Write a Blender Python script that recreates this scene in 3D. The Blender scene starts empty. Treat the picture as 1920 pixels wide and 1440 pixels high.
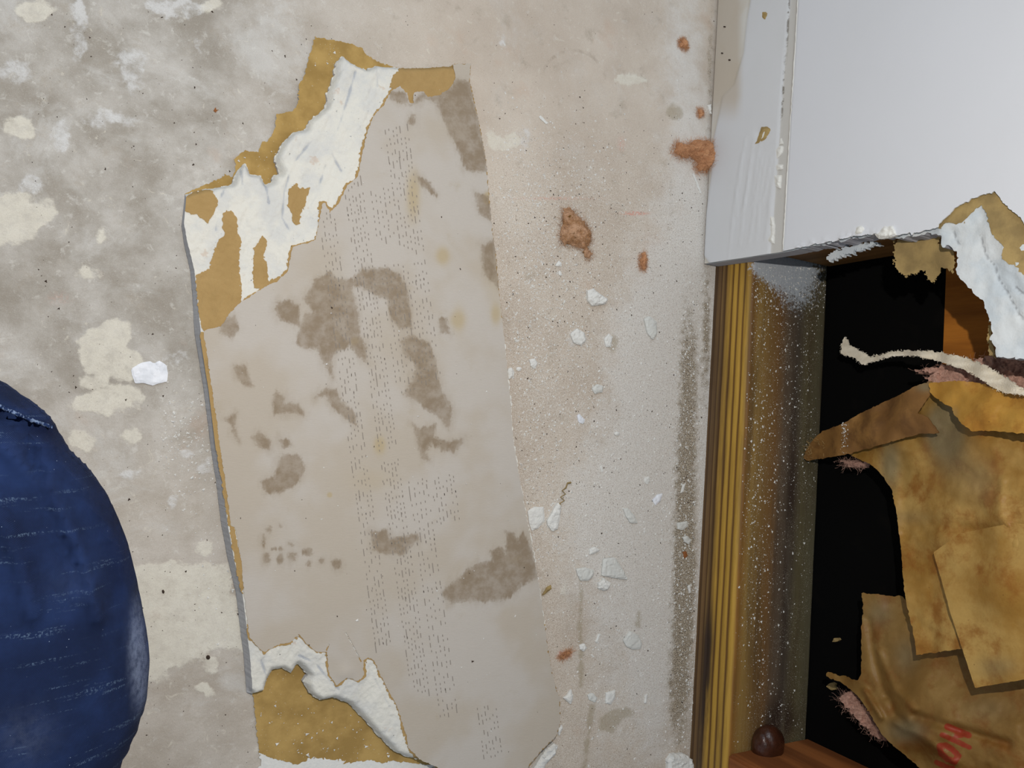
import bpy, math, random
import numpy as np
from mathutils import Matrix, Vector
random.seed(7); rng = np.random.default_rng(7)
S = bpy.context.scene; COL = S.collection

# ------------------------------------------------------------------ camera
def rotm(a, b, c):
    a, b, c = map(math.radians, (a, b, c))
    Ry = np.array([[math.cos(a),0,-math.sin(a)],[0,1,0],[math.sin(a),0,math.cos(a)]])
    Rx = np.array([[1,0,0],[0,math.cos(b),-math.sin(b)],[0,math.sin(b),math.cos(b)]])
    Rz = np.array([[math.cos(c),-math.sin(c),0],[math.sin(c),math.cos(c),0],[0,0,1]])
    return Ry @ Rx @ Rz
CR = rotm(28.88, 2.748, 3.71); CP = np.array([0., 0., .480]); CF = 1476.4
cd = bpy.data.cameras.new('camera'); cam = bpy.data.objects.new('camera', cd); COL.objects.link(cam)
cd.sensor_width = 36; cd.lens = CF/1920*36; cd.clip_start = .005
M4 = Matrix.Identity(4)
for i in range(3):
    for j in range(3): M4[i][j] = CR[i, j]
    M4[i][3] = CP[i]
cam.matrix_world = M4; S.camera = cam

# ------------------------------------------------------------------ light
W = bpy.data.worlds.new('world'); S.world = W; W.use_nodes = True
bg = W.node_tree.nodes['Background']; bg.inputs[0].default_value = (.74, .87, 1.0, 1); bg.inputs[1].default_value = .36
def light(name, kind, loc, energy, color, **k):
    l = bpy.data.lights.new(name, kind); l.energy = energy; l.color = color
    for a, v in k.items(): setattr(l, a, v)
    o = bpy.data.objects.new(name, l); COL.objects.link(o); o.location = loc
    return o
fl = CP + CR @ np.array([.045, .085, .0])
light('work_light', 'POINT', fl, 6.2, (1.0, .94, .86), shadow_soft_size=.003)
al = light('cool_fill_light', 'AREA', (-.5, 1.5, 1.5), 9, (.80, .90, 1.0), shape='RECTANGLE', size=1.2, size_y=1.0)  # added fill lamp for the cool ambient daylight; no window stands here
al.rotation_euler = (Vector((.35, .0, .1)) - Vector((-.5, 1.5, 1.5))).to_track_quat('-Z', 'Y').to_euler()
S.view_settings.view_transform = 'Standard'; S.view_settings.look = 'None'
S.view_settings.gamma = 1; S.view_settings.use_curve_mapping = False
S.view_settings.exposure = 0.08

# ------------------------------------------------------------------ projection helpers (points of the photo put on real planes)
def rays(u, v):
    d = np.stack([(np.asarray(u, float)-960)/CF, (720-np.asarray(v, float))/CF, -np.ones(np.shape(u))], -1)
    return d @ CR.T
def on_z(u, v, z):
    d = rays(u, v); t = (z-CP[2])/d[..., 2]; return CP + d*t[..., None]
def on_x(u, v, x):
    d = rays(u, v); t = (x-CP[0])/d[..., 0]; return CP + d*t[..., None]
def proj(P):
    q = (P-CP) @ CR; z = np.minimum(q[..., 2], -1e-3)
    return 960-CF*q[..., 0]/z, 720+CF*q[..., 1]/z
def vn(x, y, s=0):
    xi, yi = np.floor(x), np.floor(y); fx, fy = x-xi, y-yi
    def h(a, b): t = np.sin(a*127.1+b*311.7+s*74.7)*43758.5453; return t-np.floor(t)
    fx = fx*fx*(3-2*fx); fy = fy*fy*(3-2*fy)
    return ((h(xi,yi)*(1-fx)+h(xi+1,yi)*fx)*(1-fy)+(h(xi,yi+1)*(1-fx)+h(xi+1,yi+1)*fx)*fy)*2-1
def fbm(x, y, o=3, s=0):
    r = 0; a = 1; t = 0
    for k in range(o): r = r+a*vn(x*2**k, y*2**k, s+k*3.1); t += a; a *= .55
    return r/t
def sdf(u, v, poly):
    P = np.asarray(poly, float); d = np.full(u.shape, 1e18); ins = np.zeros(u.shape, bool)
    for i in range(len(P)):
        ax, ay = P[i-1]; bx, by = P[i]; ex, ey = bx-ax, by-ay
        t = np.clip(((u-ax)*ex+(v-ay)*ey)/(ex*ex+ey*ey+1e-12), 0, 1)
        d = np.minimum(d, (u-ax-t*ex)**2+(v-ay-t*ey)**2)
        if ey != 0:
            ins ^= ((ay > v) != (by > v)) & (u < (v-ay)*ex/ey+ax)
    return np.where(ins, 1, -1)*np.sqrt(d)
def pdist(u, v, line):
    d = np.full(u.shape, 1e18)
    for (ax, ay), (bx, by) in zip(line[:-1], line[1:]):
        ex, ey = bx-ax, by-ay; t = np.clip(((u-ax)*ex+(v-ay)*ey)/(ex*ex+ey*ey+1e-12), 0, 1)
        d = np.minimum(d, (u-ax-t*ex)**2+(v-ay-t*ey)**2)
    return np.sqrt(d)
def sun(u, v, polys): return np.max([sdf(u, v, p) for p in polys], 0)
def Z(sc, ox, oy, pts): return [(ox+sc*x, oy+sc*y) for x, y in pts]
def z4(*p): return Z(.35417, 300, 40, p)
def z5(*p): return Z(.38542, 340, 500, p)
def z6(*p): return Z(.36458, 380, 960, p)
def z7(*p): return Z(.23605, 1480, 620, p)
def z8(*p): return Z(.25, 1540, 1080, p)
def zr(*p): return Z(.25, 1640, 340, p)
def circ(x, y, r, ry=None, n=10): ry = ry or r; return [(x+r*math.cos(a), y+ry*math.sin(a)) for a in np.linspace(0, 2*math.pi, n, endpoint=False)]
def blob(u, v, pts):
    r = np.zeros(u.shape)
    for x, y, sx, sy, a in pts: r = r+a*np.exp(-((u-x)/sx)**2-((v-y)/sy)**2)
    return r

# ------------------------------------------------------------------ mesh helpers
def mesh_np(name, V, T, mats, mi=None, attrs=None, smooth=True):
    me = bpy.data.meshes.new(name); T = np.asarray(T, np.int32); k = T.shape[1]
    me.vertices.add(len(V)); me.vertices.foreach_set('co', np.ascontiguousarray(V, np.float32).ravel())
    me.loops.add(T.size); me.loops.foreach_set('vertex_index', T.ravel())
    me.polygons.add(len(T)); me.polygons.foreach_set('loop_start', np.arange(0, T.size, k, dtype=np.int32))
    for m in mats: me.materials.append(m)
    if mi is not None: me.polygons.foreach_set('material_index', np.asarray(mi, np.int32))
    me.update(calc_edges=True)
    me.polygons.foreach_set('use_smooth', np.full(len(T), smooth))
    for n, a in (attrs or {}).items():
        at = me.attributes.new(n, 'FLOAT', 'POINT'); at.data.foreach_set('value', np.asarray(a, np.float32).ravel())
    me.validate(); return me
def thing(name, label, cat, loc, group=None):
    o = bpy.data.objects.new(name, None); COL.objects.link(o); o.location = loc; o.empty_display_size = .02
    tag(o, label, cat, group); return o
def tag(o, label=None, cat=None, group=None, kind=None):
    for k, v in (('label', label), ('category', cat), ('group', group), ('kind', kind)):
        if v: o[k] = v
    return o
def put(name, me, parent=None, loc=None):
    """link a mesh given in world coordinates, as a part of parent or with its origin at loc"""
    off = Vector(parent.location) if parent else Vector(loc if loc is not None else (0, 0, 0))
    if parent and parent.parent: off = off+Vector(parent.parent.location)
    me.transform(Matrix.Translation(-off))
    o = bpy.data.objects.new(name, me); COL.objects.link(o)
    if parent: o.parent = parent
    else: o.location = off
    return o
def grid(xs, ys):
    X, Y = np.meshgrid(xs, ys, indexing='ij'); nx, ny = X.shape
    i, j = np.meshgrid(np.arange(nx-1), np.arange(ny-1), indexing='ij'); a = (i*ny+j).ravel()
    par = ((i+j) % 2).ravel().astype(bool); b, c, d = a+ny, a+ny+1, a+1
    T = np.concatenate([np.stack([a, b, np.where(par, c, d)], 1), np.stack([np.where(par, a, b), c, d], 1)])
    return X.ravel(), Y.ravel(), T
def clip(cols, T, F):
    """cut a triangle grid along F = 0; cols is (n, k) and is interpolated"""
    F = np.where(np.abs(F) < 1e-9, 1e-9, F); ins = F > 0; cnt = ins[T].sum(1); full = T[cnt == 3]; n0 = len(cols)
    out = [full]; new = []; keys = {}
    for want in (1, 2):
        t = T[cnt == want]
        if not len(t): continue
        odd = ins[t] if want == 1 else ~ins[t]; k = odd.argmax(1); r = np.arange(len(t))
        a, b, c = t[r, k], t[r, (k+1) % 3], t[r, (k+2) % 3]
        new.append((want, a, b, c))
    if new:
        e = np.concatenate([np.stack([n[1], n[2]], 1) for n in new]+[np.stack([n[1], n[3]], 1) for n in new])
        e.sort(1); key = e[:, 0].astype(np.int64)*(n0+1)+e[:, 1]; uq, inv = np.unique(key, return_inverse=True)
        ua, ub = uq//(n0+1), uq % (n0+1); t_ = (F[ua]/(F[ua]-F[ub]))[:, None]
        cols = np.concatenate([cols, cols[ua]*(1-t_)+cols[ub]*t_]); m = len(e)//2; s = 0
        for want, a, b, c in new:
            ab = n0+inv[s:s+len(a)]; ac = n0+inv[m+s:m+s+len(a)]; s += len(a)
            if want == 1: out.append(np.stack([a, ab, ac], 1))
            else: out += [np.stack([ab, b, c], 1), np.stack([ab, c, ac], 1)]
    T = np.concatenate(out); used, inv = np.unique(T, return_inverse=True)
    return cols[used], inv.reshape(T.shape)
def boundary(T):
    E = np.concatenate([T[:, [0, 1]], T[:, [1, 2]], T[:, [2, 0]]]); K = np.sort(E, 1)
    key = K[:, 0].astype(np.int64)*(T.max()+1)+K[:, 1]; u, idx, c = np.unique(key, return_index=True, return_counts=True)
    return E[idx[c == 1]]
def solid(name, V, T, off, mats, attrs=None, back=False, wall_mat=0, smooth=True):
    """top surface V,T with walls going by off (n,3) from its border, and a back if asked"""
    n = len(V); E = boundary(T); bv, inv = np.unique(E, return_inverse=True); inv = inv.reshape(E.shape); m = len(bv)
    VV = [V, V[bv], (V+off)[bv]]; a, b = inv[:, 0]+n, inv[:, 1]+n
    WT = np.concatenate([np.stack([b, a, a+m], 1), np.stack([b, a+m, b+m], 1)]); TT = [T, WT]
    idx = np.concatenate([np.arange(n), bv, bv])
    if back:
        VV.append(V+off); TT.append(T[:, ::-1]+n+2*m); idx = np.concatenate([idx, np.arange(n)])
    mi = np.zeros(sum(len(t) for t in TT), int); mi[len(T):len(T)+len(WT)] = wall_mat
    return mesh_np(name, np.concatenate(VV), np.concatenate(TT), mats, mi, {k: v[idx] for k, v in (attrs or {}).items()}, smooth)

# ------------------------------------------------------------------ material helpers
def lin(*c): return tuple(((x/255)/12.92 if x/255 <= .04045 else ((x/255+.055)/1.055)**2.4) for x in c)+(1,)
class Mt:
    def __init__(s, name, rough=.9, spec=.2):
        s.m = bpy.data.materials.new(name); s.m.use_nodes = True; s.t = s.m.node_tree
        s.b = s.t.nodes['Principled BSDF']; s.b.inputs['Roughness'].default_value = rough
        s.b.inputs['Specular IOR Level'].default_value = spec; s.tc = s.t.nodes.new('ShaderNodeNewGeometry').outputs['Position']
    def n(s, k, **p):
        x = s.t.nodes.new(k)
        for a, v in p.items(): setattr(x, a, v)
        return x
    def to(s, inp, v):
        if isinstance(v, bpy.types.NodeSocket): s.t.links.new(v, inp)
        elif v is not None: inp.default_value = v
    def noise(s, scale, detail=3, rough=.55, vec=None, dist=0, stretch=None):
        v = vec or s.tc
        if stretch:
            mp = s.n('ShaderNodeMapping'); mp.inputs['Rotation'].default_value = stretch[1]; mp.inputs['Scale'].default_value = stretch[0]; s.to(mp.inputs[0], v); v = mp.outputs[0]
        x = s.n('ShaderNodeTexNoise'); s.to(x.inputs['Vector'], v); x.inputs['Scale'].default_value = scale
        x.inputs['Detail'].default_value = detail; x.inputs['Roughness'].default_value = rough; x.inputs['Distortion'].default_value = dist
        return x.outputs['Fac']
    def vor(s, scale, feature='F1'):
        x = s.n('ShaderNodeTexVoronoi', feature=feature); s.to(x.inputs['Vector'], s.tc); x.inputs['Scale'].default_value = scale
        return x.outputs['Distance']
    def attr(s, name): x = s.n('ShaderNodeAttribute'); x.attribute_name = name; return x.outputs['Fac']
    def math(s, op, a, b=None, c=None):
        x = s.n('ShaderNodeMath', operation=op); s.to(x.inputs[0], a); s.to(x.inputs[1], b)
        if c is not None: s.to(x.inputs[2], c)
        return x.outputs[0]
    def ss(s, v, lo, hi, a=0., b=1.):
        x = s.n('ShaderNodeMapRange', interpolation_type='SMOOTHSTEP'); s.to(x.inputs[0], v)
        for i, q in enumerate((lo, hi, a, b)): x.inputs[i+1].default_value = q
        return x.outputs[0]
    def mix(s, f, a, b):
        x = s.n('ShaderNodeMix', data_type='RGBA'); s.to(x.inputs[0], f); s.to(x.inputs[6], a); s.to(x.inputs[7], b); return x.outputs[2]
    def mask(s, name, amp=6, scale=250, w=.8, fine=0.):
        """ragged mask of a signed distance attribute (in photo pixels)"""
        nz = s.math('SUBTRACT', s.noise(scale, 4, .6), .5); v = s.math('MULTIPLY_ADD', nz, amp*2, s.attr(name))
        return s.ss(v, -w, w)
    def ramp(s, f, stops, interp='LINEAR'):
        x = s.n('ShaderNodeValToRGB'); s.to(x.inputs[0], f); e = x.color_ramp; e.interpolation = interp
        while len(e.elements) < len(stops): e.elements.new(.5)
        for q, (p, c) in zip(e.elements, stops): q.position = p; q.color = c
        return x.outputs[0]
    def bump(s, h, d=.001, st=1.):
        x = s.n('ShaderNodeBump'); s.to(x.inputs['Height'], h); x.inputs['Distance'].default_value = d; x.inputs['Strength'].default_value = st
        s.to(s.b.inputs['Normal'], x.outputs[0])
    def col(s, c): s.to(s.b.inputs['Base Color'], c); return s.m
def scaled(m, f, k): return m.math('MULTIPLY', f, k)

# ---- floor concrete
m = Mt('concrete_floor', .85, .25)
big = m.noise(9, 6, .6); mid = m.noise(30, 6, .6); fine = m.noise(600, 3, .6); grain = m.noise(2300, 2, .6)
c = m.mix(m.ss(big, .35, .65), lin(186,173,159), lin(202,191,178))
cg = m.mix(m.ss(mid, .32, .7), lin(150,143,133), lin(190,186,180))
c = m.mix(m.attr('grey'), c, cg)
c = m.mix(scaled(m, m.ss(m.noise(60, 6, .68, dist=.3), .54, .74), .5), c, lin(156,145,130))
c = m.mix(scaled(m, m.ss(m.noise(15, 6, .72, dist=.8), .50, .68), m.ss(m.attr('grey'), 0, 1, .2, .55)), c, lin(204,203,200))
c = m.mix(scaled(m, m.ss(m.noise(130, 6, .72, dist=.4), .56, .68), m.ss(m.attr('grey'), 0, 1, .25, .45)), c, lin(212,210,204))
c = m.mix(scaled(m, m.ss(m.noise(110, 5, .65, dist=1.5), .62, .70), .45), c, lin(214,208,194))
c = m.mix(scaled(m, m.ss(m.noise(22, 4, .6), .60, .72), .25), c, lin(190,160,138))
pm = m.mask('paint', 27, 85, 4); c = m.mix(scaled(m, pm, m.math('MULTIPLY_ADD', m.ss(m.noise(160, 6, .7), .3, .6), .4, .5)), c, m.mix(m.noise(90, 5), lin(204,198,184), lin(222,218,206)))
wm = m.mask('wpaint', 24, 120, 5); wm = m.math('MULTIPLY', wm, m.ss(m.noise(90, 6, .75), .35, .6)); c = m.mix(scaled(m, wm, .62), c, lin(218,219,220))
dn = m.math('ADD', m.attr('dust'), m.math('MULTIPLY', m.math('SUBTRACT', m.noise(55, 7, .68), .5), 1.5))
dm = m.ss(dn, .2, 1.0); c = m.mix(scaled(m, dm, .85), c, m.mix(m.noise(500, 3), lin(208,203,197), lin(228,226,222)))
c = m.mix(scaled(m, m.ss(grain, .50, .62), m.ss(m.attr('speck'), 0, 1, .14, .5)), c, lin(128,108,88))
c = m.mix(scaled(m, m.ss(m.noise(800, 4, .7), .52, .64), m.ss(m.attr('speck'), 0, 1, .05, .42)), c, lin(134,112,90))
c = m.mix(scaled(m, m.ss(m.noise(650, 4, .75), .56, .66), m.ss(m.attr('speck'), 0, 1, .05, .45)), c, lin(232,227,220))
c = m.mix(scaled(m, m.ss(m.noise(1700, 2, .6), .56, .64), m.ss(m.attr('speck'), 0, 1, .10, .6)), c, lin(232,227,218))
sp = m.ss(m.vor(800), .17, .11); spk = m.math('MULTIPLY', sp, m.ss(m.noise(45, 4, .7), .42, .62)); c = m.mix(scaled(m, spk, m.ss(m.attr('speck'), 0, 1)), c, lin(226,220,208))
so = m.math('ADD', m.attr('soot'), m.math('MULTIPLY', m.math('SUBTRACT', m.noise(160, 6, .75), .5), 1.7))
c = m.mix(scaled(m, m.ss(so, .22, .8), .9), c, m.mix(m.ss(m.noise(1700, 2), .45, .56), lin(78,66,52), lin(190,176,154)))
c = m.mix(scaled(m, m.mask('tan', 12, 110, 4), .5), c, lin(146,132,104))
c = m.mix(scaled(m, m.ss(m.attr('pink'), .2, 1.2), m.ss(m.noise(700, 4), .4, .6)), c, lin(204,150,135))
c = m.mix(scaled(m, m.mask('ring', 2.5, 300, 1.6), m.ss(m.noise(80, 3), .4, .65, 0, .35)), c, lin(130,115,98))
dsp = m.math('MULTIPLY', m.ss(m.vor(700), .10, .06), m.ss(m.noise(70, 3, .7), .46, .6)); c = m.mix(scaled(m, dsp, .65), c, lin(90,80,68))
h = m.math('ADD', m.math('MULTIPLY', fine, .6), m.math('ADD', m.math('MULTIPLY', m.math('ADD', pm, wm), .6), m.math('MULTIPLY', m.noise(180, 5, .7), 1.2)))
m.bump(m.math('ADD', h, m.math('MULTIPLY', m.math('MULTIPLY', grain, dm), .8)), .0006, .55)
FLOOR = m.col(c)

# ---- board
m = Mt('grey_board_paper', .92, .1)
c = m.mix(m.ss(m.noise(18, 3), .4, .62), lin(187,180,172), lin(181,171,158))
c = m.mix(scaled(m, m.ss(m.attr('warm'), 0, 1), .75), c, lin(178,160,125))
st = m.math('MAXIMUM', m.ss(m.math('MULTIPLY_ADD', m.math('SUBTRACT', m.noise(200, 5, .65, stretch=((1, .28, 1), (0, 0, .13))), .5), 34, m.math('ADD', m.attr('stain'), -1.5)), -3, 3), scaled(m, m.mask('stain', 9, 500, 3), .75)); c = m.mix(scaled(m, st, m.math('MULTIPLY_ADD', m.ss(m.noise(120, 5, .65), .3, .65), .5, .42)), c, lin(134,118,99))
c = m.mix(scaled(m, m.ss(m.noise(45, 5, .7), .58, .75), .28), c, lin(165,150,124))
halo = m.ss(m.math('MULTIPLY_ADD', m.math('SUBTRACT', m.noise(110, 5, .7, stretch=((1, .35, 1), (0, 0, .13))), .5), 60, m.attr('stain')), -14, 6); c = m.mix(scaled(m, halo, .22), c, lin(140,122,98))
fib = m.noise(1000, 3, .6, stretch=((.35, 2, 1), (0, 0, 0))); c = m.mix(scaled(m, fib, .16), c, lin(140,130,116))
m.bump(fib, .0003, .35); GREYPAPER = m.col(c)
m = Mt('brown_ply_paper', .95, .08)
c = m.mix(m.noise(70, 5, .6), lin(156,128,82), lin(182,152,104)); c = m.mix(scaled(m, m.noise(1200, 3), .25), c, lin(132,104,62))
m.bump(m.noise(900, 4), .0004, .5); PLY = m.col(c)
m = Mt('brown_face_paper', .95, .08)
c = m.mix(m.ss(m.noise(45, 5, .6), .35, .65), lin(150,122,72), lin(176,146,90)); c = m.mix(scaled(m, m.ss(m.vor(420), .1, .06), .5), c, lin(214,204,180))
m.bump(m.noise(700, 4), .0004, .5); FACEPAPER = m.col(c)
m = Mt('gypsum', .97, .05)
c = m.mix(m.ss(m.noise(60, 5, .65), .4, .66), lin(218,215,206), lin(206,205,201)); c = m.mix(scaled(m, m.ss(m.attr('crack'), .1, .8), .7), c, lin(160,165,174))  # blue-grey crack tint paints in the shading of the dents
c = m.mix(scaled(m, m.ss(m.noise(90, 3), .66, .72), .35), c, lin(186,150,120))
m.bump(m.math('ADD', m.noise(700, 5, .7), m.noise(160, 4, .6)), .0007, .6); GYP = m.col(c)
m = Mt('board_edge', .95, .05); c = m.mix(m.noise(220, 4, .6, stretch=((1, .2, 3), (0, 0, 0))), lin(176,176,180), lin(204,204,206)); m.bump(m.noise(500, 4), .0005, .5); EDGE = m.col(c)  # greyer than the gypsum: shade of the side turned from the lamp, in the colour
m = Mt('dot_print', .9, .1); PRINT = m.col(lin(136, 128, 120))
m = Mt('gypsum_crumb', .97, .05); c = m.mix(m.noise(400, 3), lin(226,224,218), lin(206,206,204)); m.bump(m.noise(900, 4), .0005, .6); CRUMB = m.col(c)
m = Mt('grey_flake', .9, .1); c = m.mix(m.noise(200, 3), lin(198,199,196), lin(210,209,203)); m.bump(m.noise(600, 3), .0003, .4); FLAKE = m.col(c)
m = Mt('white_paint_flake', .6, .3); c = m.mix(m.ss(m.noise(100, 3), .4, .6), lin(232,234,240), lin(216,219,226)); m.bump(m.noise(260, 3, stretch=((6, 1, 1), (0, 0, 0))), .0004, .5); WFLAKE = m.col(c)
m = Mt('dark_grit', .8, .2); GRIT = m.col(lin(58, 46, 38))
m = Mt('rust', .8, .2); RUST = m.col(lin(140, 88, 50))
m = Mt('pink_fibre', .95, .1); c = m.mix(m.noise(250, 4, .7), lin(176,122,84), lin(222,172,132)); m.bump(m.noise(900, 4, .7), .001, .8); FIBRE = m.col(c)
m = Mt('mauve_fibre', .95, .1); c = m.mix(m.noise(200, 4, .7), lin(176,132,116), lin(226,186,168)); m.bump(m.noise(900, 4, .7), .0015, .8); FIBRE2 = m.col(c)
# ---- wall
m = Mt('white_wall_paint', .7, .25)
c = m.mix(m.noise(12, 3), lin(207,209,214), lin(212,214,220))
lowc = m.mix(m.ss(m.noise(30, 4, .6), .42, .62), lin(200,195,186), lin(207,206,202)); lowc = m.mix(m.ss(m.attr('comp'), -2, 2), lowc, m.mix(m.noise(25, 3), lin(204,205,207), lin(210,212,216)))
lowc = m.mix(scaled(m, m.ss(m.attr('tanw'), 0, 1), .8), lowc, lin(186,174,158))
lowc = m.mix(m.ss(m.attr('gap'), -1.5, 1.5), lowc, lin(192,190,186))
lowc = m.mix(scaled(m, m.ss(m.attr('gline'), 0, 1), m.ss(m.noise(300, 3), .4, .6)), lowc, lin(120,114,106))
c = m.mix(m.ss(m.attr('low'), -1.2, 1.2), c, lowc)
m.bump(m.math('ADD', m.noise(60, 4), m.math('MULTIPLY', m.noise(800, 3), .15)), .0005, .35); WALLP = m.col(c)
m = Mt('wall_ridge', .7, .25); c = m.mix(m.noise(150, 3), lin(226,226,222), lin(212,210,204)); m.bump(m.noise(400, 3), .0004, .5); RIDGE = m.col(c)
m = Mt('wall_kraft', .95, .08); c = m.mix(m.ss(m.noise(60, 5), .35, .65), lin(140,120,82), lin(170,146,98)); m.bump(m.noise(700, 4), .0005, .5); WKRAFT = m.col(c)
m = Mt('wall_gypsum', .97, .05); c = m.mix(m.ss(m.noise(50, 5), .4, .62), lin(206,210,212), lin(190,198,204)); c = m.mix(scaled(m, m.ss(m.attr('crack'), .3, 1), .8), c, lin(128,130,134)); m.bump(m.noise(300, 5, .65), .0008, .5); WGYP = m.col(c)
m = Mt('wall_cut_edge', .97, .05); c = m.mix(m.noise(90, 4), lin(158,158,164), lin(182,182,188)); m.bump(m.noise(500, 4), .0005, .5); WEDGE = m.col(c)
# ---- timber
m = Mt('old_plate_timber', .6, .3)
u_ = m.math('ADD', m.attr('u'), m.math('MULTIPLY', m.math('SUBTRACT', m.noise(30, 4, .6, stretch=((1, .12, 1), (0, 0, 0))), .5), .03))
Y1, D1, Y2 = lin(186,146,60), lin(84,50,20), lin(160,124,58)
st = [(0, lin(110,84,54)), (.025, lin(78,54,32)), (.035, lin(124,96,62)), (.06, lin(116,88,56)), (.068, lin(70,46,26)), (.078, lin(132,104,62)), (.10, lin(70,46,26)), (.12, Y2), (.15, Y1), (.163, D1), (.18, Y1), (.205, Y1), (.215, D1), (.23, Y1), (.26, Y1), (.27, D1), (.285, Y1),
      (.315, Y1), (.33, lin(140,96,40)), (.40, lin(150,120,66)), (.50, lin(128,98,56)), (.58, lin(120,88,52)), (.66, lin(100,84,68)), (.76, lin(84,76,66)), (.86, lin(98,90,64)), (1, lin(94,90,70))]
c = m.ramp(u_, st)
c = m.mix(scaled(m, m.ss(m.noise(60, 5, .65, stretch=((1, .07, 1), (0, 0, 0))), .45, .7), .55), c, lin(66,52,40))
c = m.mix(scaled(m, m.ss(m.attr('rot'), 0, 1), m.ss(m.noise(60, 5, .6, stretch=((1, .15, 1), (0, 0, 0))), .35, .55)), c, lin(52,40,34))
c = m.mix(scaled(m, m.noise(900, 4, .6, stretch=((1, .1, 1), (0, 0, 0))), .25), c, lin(70,50,30))
dp = m.math('MULTIPLY', m.ss(m.vor(1300), .2, .13), m.ss(m.noise(60, 4), .35, .6)); c = m.mix(m.math('MULTIPLY', dp, m.attr('top')), c, lin(220,212,192))
du = m.math('ADD', m.attr('dustp'), m.math('MULTIPLY', m.math('SUBTRACT', m.noise(420, 6, .8), .5), 1.9))
c = m.mix(scaled(m, m.ss(du, .45, .8), .85), c, m.mix(m.noise(900, 3), lin(158,168,180), lin(208,216,224)))
m.bump(m.noise(400, 4, .6, stretch=((1, .08, 1), (0, 0, 0))), .0006, .5); PLATE = m.col(c)
def timber(name, a, b, sc=(1, 1, .08), k=60):
    m = Mt(name, .65, .25); c = m.mix(m.ss(m.noise(k, 5, .6, stretch=(sc, (0, 0, 0))), .38, .62), a, b)
    c = m.mix(scaled(m, m.noise(700, 4, .6, stretch=(sc, (0, 0, 0))), .35), c, tuple(x*.5 for x in a[:3])+(1,)); m.bump(m.noise(500, 4, stretch=(sc, (0, 0, 0))), .0005, .5); return m.col(c)
STUD = timber('red_stud_timber', lin(120,70,36), lin(160,98,52)); STUD2 = timber('brown_stud_timber', lin(110,76,40), lin(140,100,56))
PLYW = timber('orange_plywood', lin(150,90,26), lin(184,116,38), (1, 1, .1), 45)
m = Mt('black_sheathing', .9, .05); c = m.mix(m.ss(m.vor(260), .05, .03), lin(12,12,12), lin(120,116,110)); BLACK = m.col(m.mix(m.ss(m.noise(40,3),.55,.7), lin(10,10,10), lin(14,13,12)))
m = Mt('brown_lump', .25, .5); c = m.mix(m.noise(160, 4, .6), lin(28,16,12), lin(80,44,28)); m.bump(m.noise(300, 4), .0008, .5); LUMP = m.col(c)
def kraft(name, A, B, C, gr=.0, rough=.55):
    m = Mt(name, rough, .35); c = m.mix(m.ss(m.noise(22, 5, .62), .36, .64), A, B); c = m.mix(scaled(m, m.ss(m.noise(50, 5, .65), .46, .68), .85), c, C)
    c = m.mix(scaled(m, m.ss(m.attr('gr'), 0, 1), .8), c, lin(122,114,88))
    c = m.mix(scaled(m, m.ss(m.vor(110), .045, .03), .6), c, lin(96,58,24)); c = m.mix(scaled(m, m.noise(800, 3), .2), c, lin(110,80,40))
    c = m.mix(scaled(m, m.ss(m.attr('red'), -1.2, 1.2), m.math('MULTIPLY_ADD', m.noise(500, 3), .5, .5)), c, lin(146,26,22))
    m.bump(m.math('ADD', m.noise(120, 4, .6), m.math('MULTIPLY', m.noise(900, 3), .2)), .0008, .45); return m.col(c)
KR_MAIN = kraft('kraft_facing', lin(152,112,46), lin(178,144,80), lin(138,86,24))
KR_FLAP = kraft('kraft_flap_paper', lin(118,82,42), lin(146,106,56), lin(96,64,32))
KR_FOLD = kraft('kraft_fold_paper', lin(176,126,44), lin(184,140,60), lin(160,108,36))
KR_LOW = kraft('kraft_lower_paper', lin(126,94,44), lin(142,112,62), lin(120,74,24))
m = Mt('fuzzy_torn_paper', .97, .05); c = m.mix(m.noise(300, 4, .6), lin(222,208,182), lin(246,240,226)); m.bump(m.noise(900, 4, .7), .001, .7); FUZZ = m.col(c)
# ---- denim
m = Mt('denim', .9, .15)
sh = m.math('MULTIPLY_ADD', m.noise(30, 3), .006, 0)
sx = m.n('ShaderNodeSeparateXYZ'); m.to(sx.inputs[0], m.tc)
yy = m.math('ADD', m.math('ADD', sx.outputs[1], m.math('MULTIPLY', m.math('MULTIPLY', sx.outputs[0], sx.outputs[0]), 3.)), sh)
tw = m.math('ABSOLUTE', m.math('SINE', m.math('MULTIPLY', m.math('ADD', m.math('MULTIPLY', sx.outputs[0], .9), yy), 8200)))
c = m.mix(m.ss(m.noise(26, 5, .6), .35, .68), lin(6,13,36), lin(24,40,78))
c = m.mix(scaled(m, tw, .30), c, lin(36,56,98))
ln = m.ss(m.noise(240, 3, .6, vec=None, stretch=((.12, 1.6, 0), (0, 0, .06))), .57, .68); ln2 = m.ss(m.noise(1400, 2, .6), .48, .6)
c = m.mix(scaled(m, m.math('MULTIPLY', ln, ln2), .38), c, lin(105,128,155))
c = m.mix(scaled(m, m.ss(m.attr('worn'), 0, 1), m.math('MULTIPLY', m.ss(m.noise(350, 5, .7), .3, .65, .25, .9), m.math('MULTIPLY_ADD', tw, .4, .45))), c, lin(128,140,168))
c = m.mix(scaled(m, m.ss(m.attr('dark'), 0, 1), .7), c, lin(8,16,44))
c = m.mix(scaled(m, m.ss(m.vor(330), .05, .03), m.ss(m.noise(60,3),.45,.6)), c, lin(150,165,190))
m.bump(m.math('ADD', tw, m.math('MULTIPLY', m.noise(900, 3), .6)), .0004, .5); m.b.inputs['Sheen Weight'].default_value = 0; DENIM = m.col(c)
m = Mt('denim_thread', .9, .1); THREAD = m.col(m.mix(m.ss(m.noise(900, 2), .45, .6), lin(24,38,70), lin(96,112,140)))

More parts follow.
